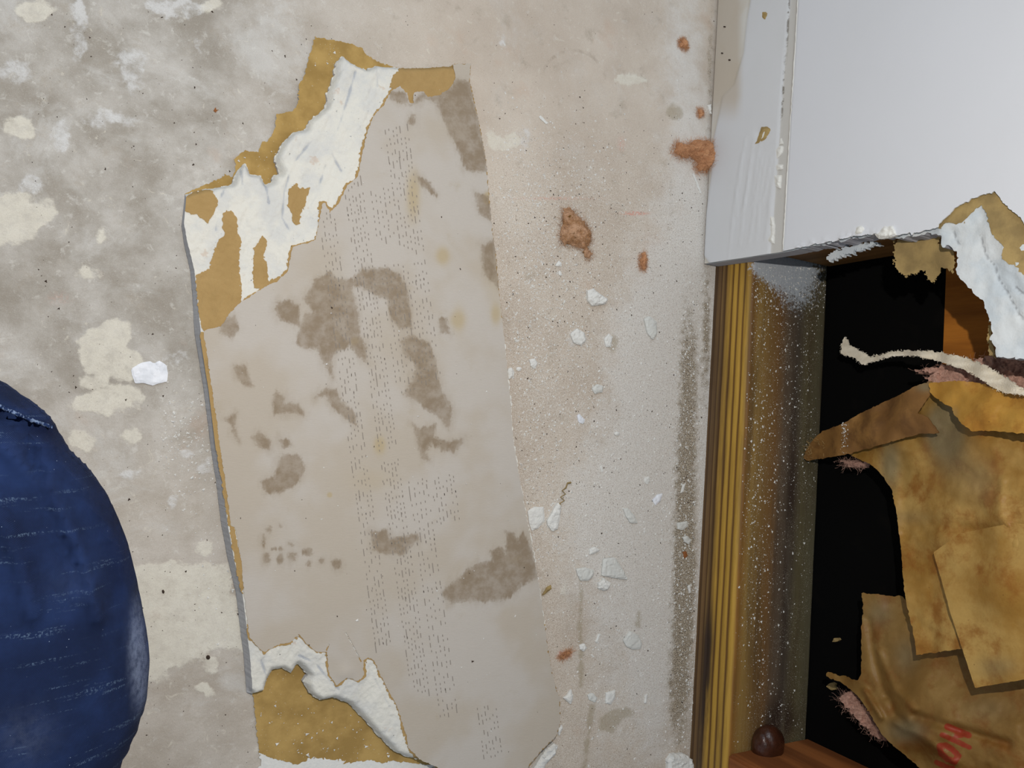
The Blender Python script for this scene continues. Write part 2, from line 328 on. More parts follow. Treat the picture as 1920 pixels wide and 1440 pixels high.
# ------------------------------------------------------------------ floor
xs = np.concatenate([[-1.6, -.8, -.3, -.12], np.arange(-.06, .5301, .0016), [.7, 1.]])
ys = np.concatenate([[-1.6, -.8, -.4], np.arange(-.30, .3001, .0016), [.45, .9, 1.6]])
X, Y, T = grid(xs, ys); P = np.stack([X, Y, 0*X], 1); U, V = proj(P)
paint = [[(250,1058),(312,1055),(367,1058),(428,1058),(452,1153),(470,1214),(428,1220),(394,1214),(360,1238),(324,1254),(312,1269),(293,1278),(240,1275),(200,1195),(200,1100)],
 [(7,222),(30,215),(58,222),(64,240),(57,255),(33,259),(12,246)], [(0,366),(40,362),(75,378),(112,364),(90,385),(102,402),(60,445),(20,455),(-40,458),(-40,350)],
 [(139,505),(155,492),(172,498),(186,520),(170,527),(142,520)], [(180,445),(192,434),(201,446),(188,458)], [(130,765),(160,735),(200,722),(250,718),(272,745),(250,765),(205,776),(160,772)],
 [(140,640),(200,600),(250,605),(240,650),(300,690),(240,720),(160,700),(150,660)], circ(152,825,27,22), circ(378,1030,20,12), circ(397,1251,10,14), circ(386,1290,16,11), circ(1054,1106,10),
 circ(245,818,16,13), circ(12,900,40,60), [(910,240),(940,260),(965,245),(975,262),(950,285),(915,275)], circ(1185,150,30,12), circ(60,20,40,20), circ(398,12,22,14), circ(175,720,30,16)]
wpaint = [circ(370,84,9,11), circ(941,79,8,8), [(975,240),(988,238),(992,262),(985,284),(975,280),(978,255)], [(223,890),(240,876),(262,878),(258,893),(230,897)], circ(386,877,14,13), [(336,841),(355,840),(364,852),(352,858),(340,852)],
 [(1066,625),(1082,616),(1097,632),(1090,648),(1072,645)], circ(325,943,8,9), circ(30,135,30,22), [(150,225),(190,205),(255,222),(250,238),(205,230),(170,240),(155,236)], circ(115,255,16,26), circ(250,110,30,20), circ(440,990,14,40), circ(330,668,20,10), circ(60,350,26,16), circ(150,45,14,70), circ(330,15,60,18), circ(250,140,20,40)]
dust = blob(U, V, [(1240,700,70,300,1.25), (1180,980,110,260,.85), (1325,1000,10,460,1.2), (1318,540,30,90,1.), (1230,1150,40,250,.6), (1100,960,90,120,.5), (1290,300,45,260,.7), (1190,1300,120,200,.45), (1150,620,60,120,.3), (1270,60,50,140,.45), (1320,600,25,500,.3), (400,1200,90,150,.3), (460,600,120,200,.2), (330,340,120,80,.35)])
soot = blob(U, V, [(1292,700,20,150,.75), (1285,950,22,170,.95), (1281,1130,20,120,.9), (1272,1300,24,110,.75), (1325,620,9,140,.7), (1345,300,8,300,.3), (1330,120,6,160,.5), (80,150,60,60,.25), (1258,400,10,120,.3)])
grey = np.clip((850-U)/450, 0, 1)*np.clip((1300-V)/600, .6, 1)
speck = np.clip((U-850)/100, 0, 1)*np.clip((V-150)/300, 0, 1)
ringd = np.abs(np.hypot(U-1075, (V-160)*.95)-62); ring = np.where((V < 150), 2.5-ringd, -9)
a = dict(paint=np.clip(sun(U, V, paint), -40, 40), wpaint=np.clip(sun(U, V, wpaint), -40, 40), dust=dust, soot=soot, grey=grey, speck=speck, ring=ring,
 tan=np.clip(sun(U, V, [[(1122,1368),(1125,1345),(1150,1330),(1175,1325),(1190,1336),(1172,1345),(1155,1362),(1150,1376)], [(1195,1150),(1202,1148),(1201,1176),(1193,1174)], circ(1265,210,15,14), [(1140,655),(1150,630),(1158,640),(1152,665)], [(1010,1112),(1035,1092),(1030,1108),(1016,1118)], [(1090,1080),(1094,1290),(1086,1290),(1084,1180)], [(1106,1320),(1114,1320),(1100,1440),(1092,1440)]]), -40, 40),
 pink=blob(U, V, [(1058,1228,14,9,1.5), (1040,372,110,4,.8), (1190,400,30,4,1.5), (1165,270,12,20,.7), (110,560,40,20,.5), (1030,1390,40,40,.3)]))
fo = put('floor', mesh_np('floor', np.stack([X, Y, .0002*fbm(X*60, Y*60, 3, 5)], 1), T, [FLOOR], None, a)); tag(fo, kind='structure')
tag(fo, 'worn concrete floor with paint splashes and plaster dust')

# ------------------------------------------------------------------ scattered crumbs
def scatter(pts, size, sig=.62):
    V_, T_ = [], []
    base = np.array([[1,0,0],[-.5,.87,0],[-.5,-.87,0],[0,0,.9],[.7,.6,.5]]); n = len(pts)
    ang = rng.uniform(0, 6.28, n); sc = size*np.minimum(rng.lognormal(0, sig, n), 3.6); st = rng.uniform(.5, 1, n)
    b = base[None]*np.stack([np.ones(n), st, rng.uniform(.4, .9, n)], 1)[:, None]*sc[:, None, None]+rng.normal(0, .15, (n, 5, 3))*sc[:, None, None]*[1, 1, .3]
    c_, s_ = np.cos(ang)[:, None], np.sin(ang)[:, None]
    q = np.stack([b[..., 0]*c_-b[..., 1]*s_, b[..., 0]*s_+b[..., 1]*c_, np.abs(b[..., 2])], -1)+pts[:, None]
    t = np.array([[0,1,3],[1,2,3],[2,0,4],[2,4,3],[0,3,4],[0,2,1]]); T = (t[None]+5*np.arange(n)[:, None, None]).reshape(-1, 3)
    return q.reshape(-1, 3), T
def stuff(name, pts, size, mat, label, cat, parent=None):
    v, t = scatter(pts, size); o = put(name, mesh_np(name, v, t, [mat], smooth=False), parent)
    tag(o, label, cat, kind='stuff') if not parent else tag(o, kind='stuff'); return o
def sample(n, dens, box):
    out = []; x0, y0, x1, y1 = box
    while len(out) < n:
        u = rng.uniform(x0, x1, n*3); v = rng.uniform(y0, y1, n*3); k = rng.uniform(0, 1, n*3) < dens(u, v); out += list(zip(u[k], v[k]))
    return np.array(out[:n])
BOARD_OUT = z4((90,920),(240,870),(290,870),(330,860),(390,850),(415,780),(460,730),(490,795),(545,800),(570,850),(600,840),(610,800),(645,795),(620,710),(660,630),(720,570),(785,555),(800,510),(890,440),(900,360),(935,270),(945,200),(985,155),(1030,200),(1110,235),(1160,215),(1300,228),(1560,225),(1645,225),
 (1640,320),(1690,540),(1725,730),(1740,900),(1755,1080),(1780,1260),(1795,1440))+z5((1555,200),(1600,640),(1615,850),(1640,1000),(1680,1220))+z6((1690,150),(1740,440),(1775,700),(1800,850),(1835,960),(1840,1080),(1820,1150),(1740,1230),(1690,1290))+[(975,1460),(960,1500),(830,1500),(830,1445)]+z6((1150,1290),(1060,1275),(1000,1250),(920,1170),(840,1080),(760,1000),(680,970),(620,985),(560,950),(530,890),(550,850),(500,795),(470,850),(420,820),(370,830),(340,890),(300,940),(262,960))+[(470,1240),(464,1193),(455,1117),(440,1055),(427,986),(417,901),(408,847),(394,731),(376,619),(369,540),(365,504),(353,458),(339,383)]
def fd(u, v):
    b = sdf(u, v, BOARD_OUT) < -4
    d = blob(u, v, [(1050,620,120,260,.5), (1290,980,26,400,1.6), (1200,1000,130,350,.4), (990,430,60,120,.4), (1060,330,120,80,.4), (330,830,80,90,.35), (1010,700,50,200,.5), (430,1000,60,200,.1), (1010,1000,40,60,.6), (1320,580,20,80,.7)])
    return np.where(b & (u < 1335-.035*(v-400)) & ((u < 1300) | (v > 505) | (u < 1330)), d, 0)
p = sample(17000, fd, (300, 60, 1340, 1440)); stuff('plaster_crumbs', on_z(p[:, 0], p[:, 1], 0.), .00036, CRUMB, 'fine white plaster crumbs scattered over the concrete floor', 'debris')
def fd2(u, v): return np.where(sdf(u, v, BOARD_OUT) < -4, .05+blob(u, v, [(1180,900,140,400,.5), (1100,420,160,120,.6), (1040,560,90,260,.6), (1000,900,40,120,.6), (330,280,90,50,.15), (1295,950,30,400,1.2)]), .0)*(u < 1330-.035*(v-400))
p = sample(3800, fd2, (60, 20, 1340, 1440)); stuff('dark_grit', on_z(p[:, 0], p[:, 1], 0.), .00024, GRIT, 'tiny dark grit specks scattered over the concrete floor', 'debris')
# ------------------------------------------------------------------ the plasterboard offcut on the floor
GREY_OUT = BOARD_OUT[28:54]  # rebuilt below
GREY = z4((1220,370),(1270,345),(1310,380),(1320,430),(1340,430),(1345,370),(1400,375),(1420,400),(1480,390),(1540,350),(1565,300),(1552,225),(1645,225),(1640,320),(1690,540),(1725,730),(1740,900),(1755,1080),(1780,1260),(1795,1440))+z5((1555,200),(1600,640),(1615,850),(1640,1000),(1680,1220))+z6((1690,150),(1740,440),(1775,700),(1800,850),(1835,960),(1840,1080),(1820,1150),(1740,1230),(1690,1290))+[(975,1460),(960,1500),(860,1500),(830,1450)]+z6((1200,1310),(1110,1270),(1060,1210),(1040,1130),(1000,1000),(960,930),(920,850),(880,760),(850,745),(825,770),(830,840),(800,870),(740,850),(690,890),(650,840),(645,800),(640,720),(590,720),(540,680),(495,630),(450,670),(400,680),(350,700),(320,720),(290,700),(255,660),(240,640),(215,430),(200,270),(168,80))+z5((240,1260),(215,1040),(200,960),(185,850),(150,600),(122,400),(107,312),(195,290),(230,230),(280,180),(330,150),(400,100),(470,70),(520,20))+z4((690,1260),(700,1190),(780,1175),(825,1155),(840,1080),(860,965),(875,960),(900,1012),(950,960),(990,870),(1050,820),(1070,700),(1100,580),(1130,500),(1190,440))
PLYS = [z4((95,950),(200,880),(270,880),(310,950),(290,1010),(250,1065),(200,1020),(150,1010)),
 z4((340,1010),(380,995),(405,1030),(415,1100),(430,1160),(425,1300),(432,1440))+z5((292,60),(290,160),(230,240),(195,292),(103,312),(90,250),(75,100))+z4((195,1340),(260,1310),(290,1220),(310,1150),(345,1130),(330,1050)),
 z4((545,1135),(565,1150),(565,1190),(550,1240),(575,1310),(575,1375),(640,1350),(690,1300),(640,1390),(500,1415),(495,1330),(500,1200)),
 z4((725,850),(740,880),(795,880),(775,960),(750,1010),(745,1070),(710,1080),(700,1000),(680,970),(685,890)),
 z4((1220,350),(1240,280),(1300,228),(1552,225),(1575,300),(1560,370),(1480,410),(1400,400),(1350,440),(1310,440),(1290,380)),
 z4((1030,840),(1050,760),(1062,700),(1085,620),(1100,600),(1095,700),(1075,830)), z4((840,1060),(842,950),(880,955),(865,1050)),
 z5((92,320),(112,320),(130,400),(160,560),(190,760),(225,900),(228,1030),(245,1200),(275,1350),(300,1440),(300,1600),(285,1560),(262,1440),(235,1290),(205,1100),(180,960),(155,840),(125,650),(100,500))]
bx = np.arange(.045, .335, .0008); by = np.arange(-.285, .24, .0008); BX, BY, BT = grid(bx, by)
broot = thing('plasterboard_offcut', 'long torn plasterboard offcut lying grey back up on the concrete floor, with dot printing', 'plasterboard', (.2, -.02, 0))
def layer(z, fn, amp=2.5, sc=7., seed=1):
    P = np.stack([BX, BY, np.full(BX.shape, z)], 1); U, V = proj(P); F = fn(U, V)+amp*fbm(U/sc, V/sc, 3, seed)+amp*.9*vn(U/2.9, V/2.9, seed+9)*(amp > 0)
    return U, V, F, P
# face paper, at the floor
FACE = z4((820,80),(900,95),(990,110),(1070,140),(1090,170),(1150,212),(1400,300))+[(880,300),(900,700),(960,1100),(960,1420),(840,1432)]+z6((1150,1300),(980,1280),(920,1290),(850,1275),(780,1290),(690,1300),(640,1310),(540,1275),(490,1300),(420,1280),(350,1265),(292,1235),(275,1100),(262,960))+[(465,1200),(440,1060),(400,800),(375,600),(345,430)]+z4((90,930),(200,882),(240,866),(300,835),(345,815),(320,760),(350,812),(380,820),(400,790),(396,730),(450,680),(520,690),(540,635),(570,640),(610,560),(615,495),(700,480),(730,430),(735,340),(760,290),(800,150))
U, V, F, P = layer(.0012, lambda u, v: sdf(u, v, FACE), 2.2, 6, 3)
c, t = clip(np.stack([BX, BY, .0010+.0006*fbm(BX*40, BY*40, 2, 2)+.0016*np.exp(-((V-200)/90)**2-((U-540)/60)**2)], 1), BT, F)
o = put('face_paper', solid('face_paper', c, t, np.array([0, 0, -1])*np.minimum(c[:, 2:], .0006), [FACEPAPER, RIDGE], wall_mat=1), broot); tag(o, 'brown inner side of the face paper bared where the plaster is gone')
fr = z6((285,1230),(300,1290),(290,1320),(330,1330),(500,1330),(760,1330),(1150,1330),(1200,1300),(1100,1270),(600,1270),(400,1250))
U, V, F, P = layer(.0006, lambda u, v: sdf(u, v, fr), 4, 8, 33); c, t = clip(np.stack([BX, BY, np.full(BX.shape, .0008)], 1), BT, F)
o = put('paper_fringe', solid('paper_fringe', c, t, np.array([0, 0, -.0006])*np.ones((len(c), 1)), [CRUMB]), broot); tag(o, 'white painted fringe along the bottom tear')
# gypsum core
cr = [z4((1040,260),(1000,400),(960,520),(930,620),(915,700),(960,790)), z4((880,760),(850,850),(840,900),(800,980),(800,1040)), z4((1150,240),(1155,340)), z4((860,580),(780,660),(700,760),(660,900),(650,1040),(690,1110)), z4((560,850),(580,960)), z4((430,740),(440,860)), z4((350,870),(300,980),(300,1100)),
 z6((500,740),(580,780),(640,850),(700,910)), z6((640,720),(650,800)), z6((830,760),(880,850),(960,1000)), z6((300,760),(340,880))]
U, V, F, P = layer(.0112, lambda u, v: sdf(u, v, BOARD_OUT), 0, 7, 4)
F = F+(2.4*fbm(U/6, V/6, 3, 4)+1.8*vn(U/2.9, V/2.9, 5))*np.where((U < 490) & (V > 385), .25, 1.)
g = sdf(U, V, GREY); d_edge = sdf(U, V, BOARD_OUT); al_, ac_ = (U*.42-V*.9), (U*.9+V*.42)
crd = np.min([pdist(U, V, l) for l in cr], 0); crk = (np.exp(-(crd/1.9)**2)+.3*np.exp(-(crd/9)**2))*(.45+.55*vn(U/14, V/14, 4))
topA = (V < 640) | (V > 1180); drop = np.where((g < 0) & topA, np.clip(-g/60, 0, 1), 0)
thin = np.where((g < 0) & topA, np.clip(1-d_edge/14, 0, 1)**2, 0); left = np.where((U < 480) & (V > 395), 0., 1.)
side_keep = np.clip((sdf(U, V, [(325,372),(360,372),(400,600),(470,950),(500,1300),(440,1300),(380,700)])+6)/12, 0, 1); thin = thin*(1-side_keep)
h = .0119-drop*.0022-thin*.0062+np.where(g < 3, 1, 0)*(.0009*fbm(al_/90, ac_/15, 3, 8)+.0004*fbm(U/6, V/6, 2, 9)-crk*.0006)
h = np.where(g > 0, .0117, np.minimum(h, .0119))
c, t = clip(np.stack([BX, BY, h, crk], 1), BT, F); off = np.zeros((len(c), 3)); off[:, 2] = -(c[:, 2]-.0012); cu, cv = proj(c[:, :3]); off[:, 0] = -.0020*np.clip((cv-372)/260, 0, 1)*((cu < 500) & (cv > 370) & (c[:, 0] < .13))
o = put('gypsum_core', solid('gypsum_core', c[:, :3], t, off, [GYP, EDGE], {'crack': c[:, 3]}, wall_mat=1), broot)
def hz(u, v): return None
# brown ply on the gypsum
U, V, F, P = layer(.0120, lambda u, v: np.maximum(sun(u, v, PLYS), np.where((v < 600) | (v > 1170), sdf(u, v, GREY)+2.6+3*fbm(u/22, v/22, 2, 6), -9)), 2.6, 6, 11)
F = np.minimum(F, sdf(U, V, BOARD_OUT)+3)
c, t = clip(np.stack([BX, BY, h+.0004], 1), BT, np.minimum(F, 12-g)); o = put('inner_ply', solid('inner_ply', c, t, np.array([0, 0, -.0006])*np.ones((len(c), 1)), [PLY]), broot); tag(o, 'brown inner ply left where the grey paper peeled off')
# grey back paper with stains
ST = [z5((650,60),(730,30),(760,70),(830,60),(830,120),(850,160),(860,250),(870,330),(905,400),(900,460),(860,440),(820,380),(760,410),(730,440),(740,550),(700,480),(660,400),(600,400),(560,370),(580,280),(600,230),(640,220),(600,160)),
 z5((470,170),(520,160),(570,190),(575,250),(590,300),(550,280),(480,260),(455,210)), z5((880,10),(1000,5),(1060,40),(1100,100),(1120,300),(1060,300),(1020,250),(1000,160),(960,150),(880,100),(830,90),(850,50)),
 z5((1070,360),(1120,330),(1200,370),(1230,440),(1260,600),(1300,650),(1320,700),(1300,790),(1260,740),(1200,700),(1140,650),(1080,620),(1120,560),(1140,480),(1080,420)),
 z5((1120,760),(1160,790),(1200,780),(1240,760),(1230,830),(1290,850),(1370,835),(1370,860),(1320,900),(1270,890),(1220,860),(1190,900),(1210,950),(1170,930),(1150,850)),
 z5((250,480),(310,480),(350,580),(310,585),(270,540)), z5((460,600),(500,640),(490,670),(570,665),(590,720),(540,710),(450,715),(445,660)), z5((700,590),(750,600),(780,650),(850,720),(850,770),(800,740),(750,700),(700,630),(650,640)),
 z5((340,830),(380,800),(430,850),(430,890),(380,880)), z5((470,840),(520,840),(540,870),(500,885)), z5((500,910),(580,920),(600,980),(580,1040),(540,1070),(480,1100),(410,1100),(390,1050),(450,1020),(470,950)),
 z5((210,740),(270,710),(260,780),(290,860),(260,830),(240,770)), z5((920,1290),(1000,1280),(1020,1320),(1150,1300),(1150,1330),(1090,1400),(1000,1400),(930,1380)),
 z6((1560,100),(1600,110),(1620,140),(1650,110),(1680,160),(1720,300),(1720,340),(1640,380),(1600,420),(1530,455),(1350,460),(1280,470),(1225,420),(1240,400),(1340,320),(1400,270),(1490,250),(1480,200),(1540,180),(1560,220)),
 z4((1215,370),(1300,375),(1320,440),(1400,370),(1540,350),(1560,300),(1640,320),(1690,540),(1735,730),(1730,800),(1620,790),(1570,660),(1500,520),(1460,430),(1400,410),(1330,450),(1220,410)),
 z4((1360,820),(1430,850),(1460,920),(1430,910),(1380,860)), z4((1700,1190),(1770,1150),(1800,1420),(1720,1340),(1700,1260)), z4((1660,900),(1745,930),(1760,1060),(1690,1020)), z4((1330,490),(1350,500),(1352,540),(1330,555),(1318,530)),
 z5((1470,0),(1540,-10),(1548,90),(1500,40)), z5((1250,250),(1290,250),(1310,330),(1260,320)), z5((190,250),(260,240),(280,300),(240,350),(190,320))]+[Z(.36458, 380, 960, circ(*q)) for q in ((340,90,15),(313,150,10,35),(330,240,16,30),(400,240,16,24),(460,230,22),(540,205,28,20),(545,265,12,18),(690,265,26),(450,165,14,8),(400,70,10),(610,250,14),(400,190,12,7),(370,190,14,8))]
U, V, F, P = layer(.0124, lambda u, v: sdf(u, v, GREY), 1.6, 6, 13); zt = .0124+.00012*fbm(BX*70, BY*70, 2, 4)
zt = zt+.0012*np.exp(-(sdf(U, V, z6((640,720),(740,640),(825,770),(830,840),(740,850),(650,840)))*0+np.hypot(U-648, V-1262)/14)**2)
tear = np.minimum(pdist(U, V, z6((735,620),(780,700),(815,770))), pdist(U, V, z6((635,715),(650,680))))
stn = np.clip(sun(U, V, ST), -40, 40)
c, t = clip(np.stack([BX, BY, zt, stn, blob(U, V, [(775,365,14,50,1.), (830,480,14,18,1.1), (860,600,14,30,.7), (930,590,10,20,.9), (915,372,7,10,2.5), (665,640,8,8,1.2), (712,835,12,18,1.1), (618,928,4,4,2.), (930,525,30,60,.4), (700,900,60,30,.4), (855,600,20,14,.4)])], 1), BT, np.minimum(F, tear-1.3))
o = put('back_paper', solid('back_paper', c[:, :3], t, np.array([0, 0, -.0004])*np.ones((len(c), 1)), [GREYPAPER, PLY], {'stain': c[:, 3], 'warm': c[:, 4]}, wall_mat=1), broot)
# dot printing: four lines of ink-jet dashes running along the board
pv, pt = [], []
def dash(u, v, w, l):
    a = .13; q = np.array([[u-w-a*-l, v-l], [u+w-a*-l, v-l], [u+w+a*l, v+l], [u-w+a*l, v+l]]); q[:, 0] = [u-w-a*l, u+w-a*l, u+w+a*l, u-w+a*l]
    if sdf(np.array([u]), np.array([v]), GREY)[0] < 5: return
    n = len(pv); pv.extend(on_z(q[:, 0], q[:, 1], .01262)); pt.append([n+3, n+2, n+1, n])
for x0, cols, wd, segs in ((545, 5, 34, [(395,560),(560,900),(905,992),(1000,1215)]), (600, 6, 38, [(245,300),(300,640),(650,845),(870,1020),(1020,1310)]), (648, 5, 40, [(360,450),(500,740),(905,1110),(1110,1345)]), (690, 7, 48, [(245,300),(302,330),(338,365),(370,400),(402,432),(440,480),(500,560),(570,720),(900,985)]), (720, 6, 40, [(1330,1380),(1390,1425)])):
    for s0, s1 in segs:
        v = s0
        while v < s1:
            ch = rng.uniform(30, 44); cell = rng.random((8, cols)) < .5
            for k in range(cols):
                r = 0
                while r < 8:
                    if cell[r, k]:
                        run = 1
                        while r+run < 8 and cell[r+run, k] and rng.random() < .45: run += 1
                        vv = v+r*4.6; l = 1.9+(run-1)*2.4
                        if vv < s1: dash(x0+.132*vv+k*wd/cols+rng.normal(0, .4), vv+(run-1)*2.3-.45*k*wd/cols*.6+rng.normal(0, .4), .62, l)
                        r += run+1
                    else: r += 1
            v += ch
o = put('dot_print', mesh_np('dot_print', np.array(pv), np.array(pt), [PRINT], smooth=False), broot); tag(o, 'faint grey dot printing', kind='stuff')
p = sample(170, lambda u, v: np.where((sdf(u, v, BOARD_OUT) > 5), .5, 0), (340, 130, 1040, 1430)); q = on_z(p[:, 0], p[:, 1], .0126); stuff('white_crumbs', q, .00028, CRUMB, '', '', broot)
p = sample(60, lambda u, v: np.where((sdf(u, v, BOARD_OUT) > 5), .5, 0), (340, 130, 1040, 1430)); q = on_z(p[:, 0], p[:, 1], .0126); stuff('dark_specks', q, .00028, GRIT, '', '', broot)
p = sample(120, lambda u, v: np.where((sdf(u, v, FACE) > 6) & (sdf(u, v, BOARD_OUT) < -4), .8, 0), (340, 60, 1040, 1430)); q = on_z(p[:, 0], p[:, 1], .0016); stuff('paper_crumbs', q, .0004, CRUMB, '', '', broot)

# ------------------------------------------------------------------ framing
PX, PW, PH, YS, YT = .447, .0862, .0398, -.237, .144
def profile(n=110):
    r = .004; f = []; 
    L = [(0, 0), (0, PH-r)]+[(r-r*math.cos(a), PH-r+r*math.sin(a)) for a in np.linspace(.2, math.pi/2, 6)]+[(PW-.002, PH), (PW, PH-.002), (PW, 0)]
    L = np.array(L); s = np.concatenate([[0], np.cumsum(np.hypot(*np.diff(L, axis=0).T))]); front = s[-3]
    q = np.unique(np.concatenate([np.linspace(0, front, n), s])); return np.stack([np.interp(q, s, L[:, 0]), np.interp(q, s, L[:, 1])], 1), np.clip(q/front, 0, 1), q
prof, pu, pq = profile(); yy_ = np.concatenate([[-1.2, -.6], np.arange(-.32, .32, .004), [.6, 1.2]])
I, J, T = grid(np.arange(len(prof)), yy_); I = I.astype(int); u = pu[I]; w = u+.006*fbm(J*9, u*8, 2, 3)
gro = np.zeros(len(I))
for g0 in (.10, .163, .215, .27, .322): gro += np.exp(-((w-g0)/.006)**2)
x = PX+prof[I, 0]; z = prof[I, 1]; fr_ = np.clip((.33-u)/.03, 0, 1); x = x+gro*.0010*fr_+.0005*fbm(J*30, u*60, 3, 2)*(u > .001)*(prof[I, 1] > 0); z = z-.0004*gro*(1-fr_)
UU, VV = proj(np.stack([x, J, z], 1))
dustp = blob(UU, VV, [(1475,505,62,30,1.25), (1495,555,60,40,.6), (1430,495,22,16,.6), (1555,800,8,400,.3), (1500,680,40,120,.2)]); top = np.clip((u-.33)/.03, 0, 1)
rot = np.exp(-((u-.11)/.05)**2)*np.clip((VV-1080)/120, 0, 1)+np.exp(-((u-.76)/.05)**2)*np.clip(1.2-np.abs(VV-1000)/400, 0, 1)*.8+.9*np.exp(-((UU-1460)/40)**2-((VV-1350)/40)**2)
o = put('sole_plate', mesh_np('sole_plate', np.stack([x, J, z], 1), T, [PLATE], None, dict(u=u, top=top, dustp=dustp, rot=rot)), None, (PX+.04, 0, 0))
tag(o, 'weathered yellow and grey timber sole plate on the floor along the wall opening', 'timber')
def pdn(u, v): return blob(u, v, [(1420,900,22,500,.6), (1470,900,60,600,.25), (1475,520,62,45,3.), (1500,700,60,200,.3)])*(u > 1412-.05*(v-500))*(u < 1550-.052*(v-500))
p = sample(2600, pdn, (1360, 500, 1560, 1400)); stuff('plate_crumbs', on_z(p[:, 0], p[:, 1], PH), .00036, CRUMB, '', '', o)
def box_mesh(name, x0, x1, y0, y1, z0, z1, mat, b=.002):
    import bmesh
    bm = bmesh.new(); bmesh.ops.create_cube(bm, size=1)
    for v in bm.verts: v.co = ((x0+x1)/2+v.co.x*(x1-x0), (y0+y1)/2+v.co.y*(y1-y0), (z0+z1)/2+v.co.z*(z1-z0))
    if b: bmesh.ops.bevel(bm, geom=bm.edges[:], offset=b, segments=2, affect='EDGES')
    me = bpy.data.meshes.new(name); bm.to_mesh(me); bm.free(); me.materials.append(mat); return me
o = put('wall_stud', box_mesh('wall_stud', PX, PX+PW, YS-.038, YS, PH, 1.3, STUD), None, (PX+.04, YS-.02, PH)); tag(o, 'reddish wall stud standing on the sole plate at the lower end of the opening', 'timber')
o = put('wall_stud', box_mesh('wall_stud', PX, PX+PW, YT, YT+.038, PH, 1.3, STUD2), None, (PX+.04, YT+.02, PH)); tag(o, 'brown wall stud behind the cut plasterboard edge at the upper end of the opening', 'timber')
xb = PX+PW+.0005; zs = float(on_x(np.array([1771.]), np.array([580.]), xb)[0, 2])
o = put('wall_back', box_mesh('wall_back', xb, xb+.012, -1.2, 1.2, 0, zs, BLACK, 0)); tag(o, kind='structure'); tag(o, 'black sheathing at the back of the wall cavity')
o = put('plywood_panel', box_mesh('plywood_panel', xb-.0002, xb+.012, -1.2, 1.2, zs+.0002, 1.3, PLYW, 0), None, (xb, 0, zs)); tag(o, 'orange-brown plywood panel at the back of the cavity above the black sheathing', 'panel')
# dark brown lump on plate and stud
import bmesh
bm = bmesh.new(); bmesh.ops.create_icosphere(bm, subdivisions=4, radius=1)
lc = on_z(np.array([1440.]), np.array([1397.]), PH+.008)[0]
for v in bm.verts:
    n_ = float(fbm(np.array(v.co.x*2+5), np.array(v.co.y*2+v.co.z*1.5), 2, 1)); v.co = Vector(lc)+Vector((v.co.x*.0140, v.co.y*.0150, v.co.z*.0105))*(1+.10*n_)
me = bpy.data.meshes.new('timber_knot'); bm.to_mesh(me); bm.free(); me.materials.append(LUMP); me.polygons.foreach_set('use_smooth', [True]*len(me.polygons))
o = put('timber_knot', me, None, lc); tag(o, 'shiny round dark brown lump at the foot of the reddish stud', 'knot')

# ------------------------------------------------------------------ wall with its plasterboard, paint, ply and gypsum
WX = PX-.0145
wy = np.concatenate([[-1.2, -.6], np.arange(-.36, -.25, .01), np.arange(-.25, .36, .0016), [.5, .8, 1.2]]); wz = np.concatenate([np.arange(.003, .34, .0016), np.arange(.35, .58, .01)])
WY, WZ, WT = grid(wy, wz); WP = np.stack([np.full(WY.shape, WX), WY, WZ], 1); WU, WV = proj(WP)
FAR = [(2600,300),(2600,2600),(1200,2600),(1200,1560)]
hole_core = [(1250,500),(1311,496),(1395,484),(1470,472),(1598,446),(1640,440),(1683,446),(1736,436)]+zr((490,400),(490,490),(540,480),(580,520),(610,570),(595,660),(640,740),(700,790),(760,860),(810,920),(830,1000),(860,1060),(860,1180),(885,1260),(905,1320),(1120,1330))+[(2010,690),(2200,760),(2260,1500),(1250,1500)]
hole_paint = [(1250,500),(1311,496),(1395,484),(1470,472),(1598,446),(1640,440),(1683,445),(1736,434),(1762,428),(1764,421),(1793,393),(1828,372),(1870,361),(1895,390),(1920,414),(2000,520),(2040,640),(2200,740),(2260,1500),(1250,1500)]
hole_kraft = [(1250,480),(1311,480),(1470,458),(1640,425),(1736,418),(1755,426)]+zr((490,362),(530,310),(600,330),(680,300),(730,230),(790,190),(840,230),(880,380),(950,480),(960,580),(1000,620),(1060,640),(1120,700))+[(2000,620),(2020,680),(2200,760),(2260,1500),(1250,1500)]
def wf(poly, amp, sc, seed, start=1480):
    f = -sdf(WU, WV, poly); n = amp*fbm(WU/sc, WV/sc, 3, seed)+amp*.6*vn(WU/3.2, WV/3.2, seed+2); k = np.clip((WU-start)/60, 0, 1); f = f+n*k
    near = (WY > -.34) & (WY < .30); bot = (WY <= -.29)
    f = np.where(WY < -.25, np.maximum(np.where(WY < -.30, 1., -1.)*abs((WY+.30))*3000-0, -99), f)
    return np.where(near | bot, f, 50)
root = bpy.data.objects.new('wall_right', None); COL.objects.link(root); root.location = (WX, 0, 0); tag(root, 'white painted wall with a torn opening at floor level', kind='structure')
low = np.where(True, (1497-(WV)*.060)-WU, 0)                       # below the paint line (old skirting strip)
comp = sdf(WU, WV, z_comp := [(1356,182),(1350,215),(1340,260),(1335,330),(1326,400),(1322,480),(1340,505),(1480,480),(1476,300),(1490,-60),(1420,-60),(1402,40),(1396,100),(1378,160)])
gap = np.minimum(WU-(1471-(WV-250)*.045), 0+3-abs(WV-300)/1e4*0); gap = WU-np.interp(WV, [0,160,320,480], [1484,1470,1459,1446])
gline = np.exp(-((WU-np.interp(WV, [0,160,250], [1482,1471,1464]))/1.6)**2)*np.clip((260-WV)/40, 0, 1)
tanw = np.clip((1400-(WU+.0*WV))/20, 0, 1)*np.clip((240-WV)/60, 0, 1)
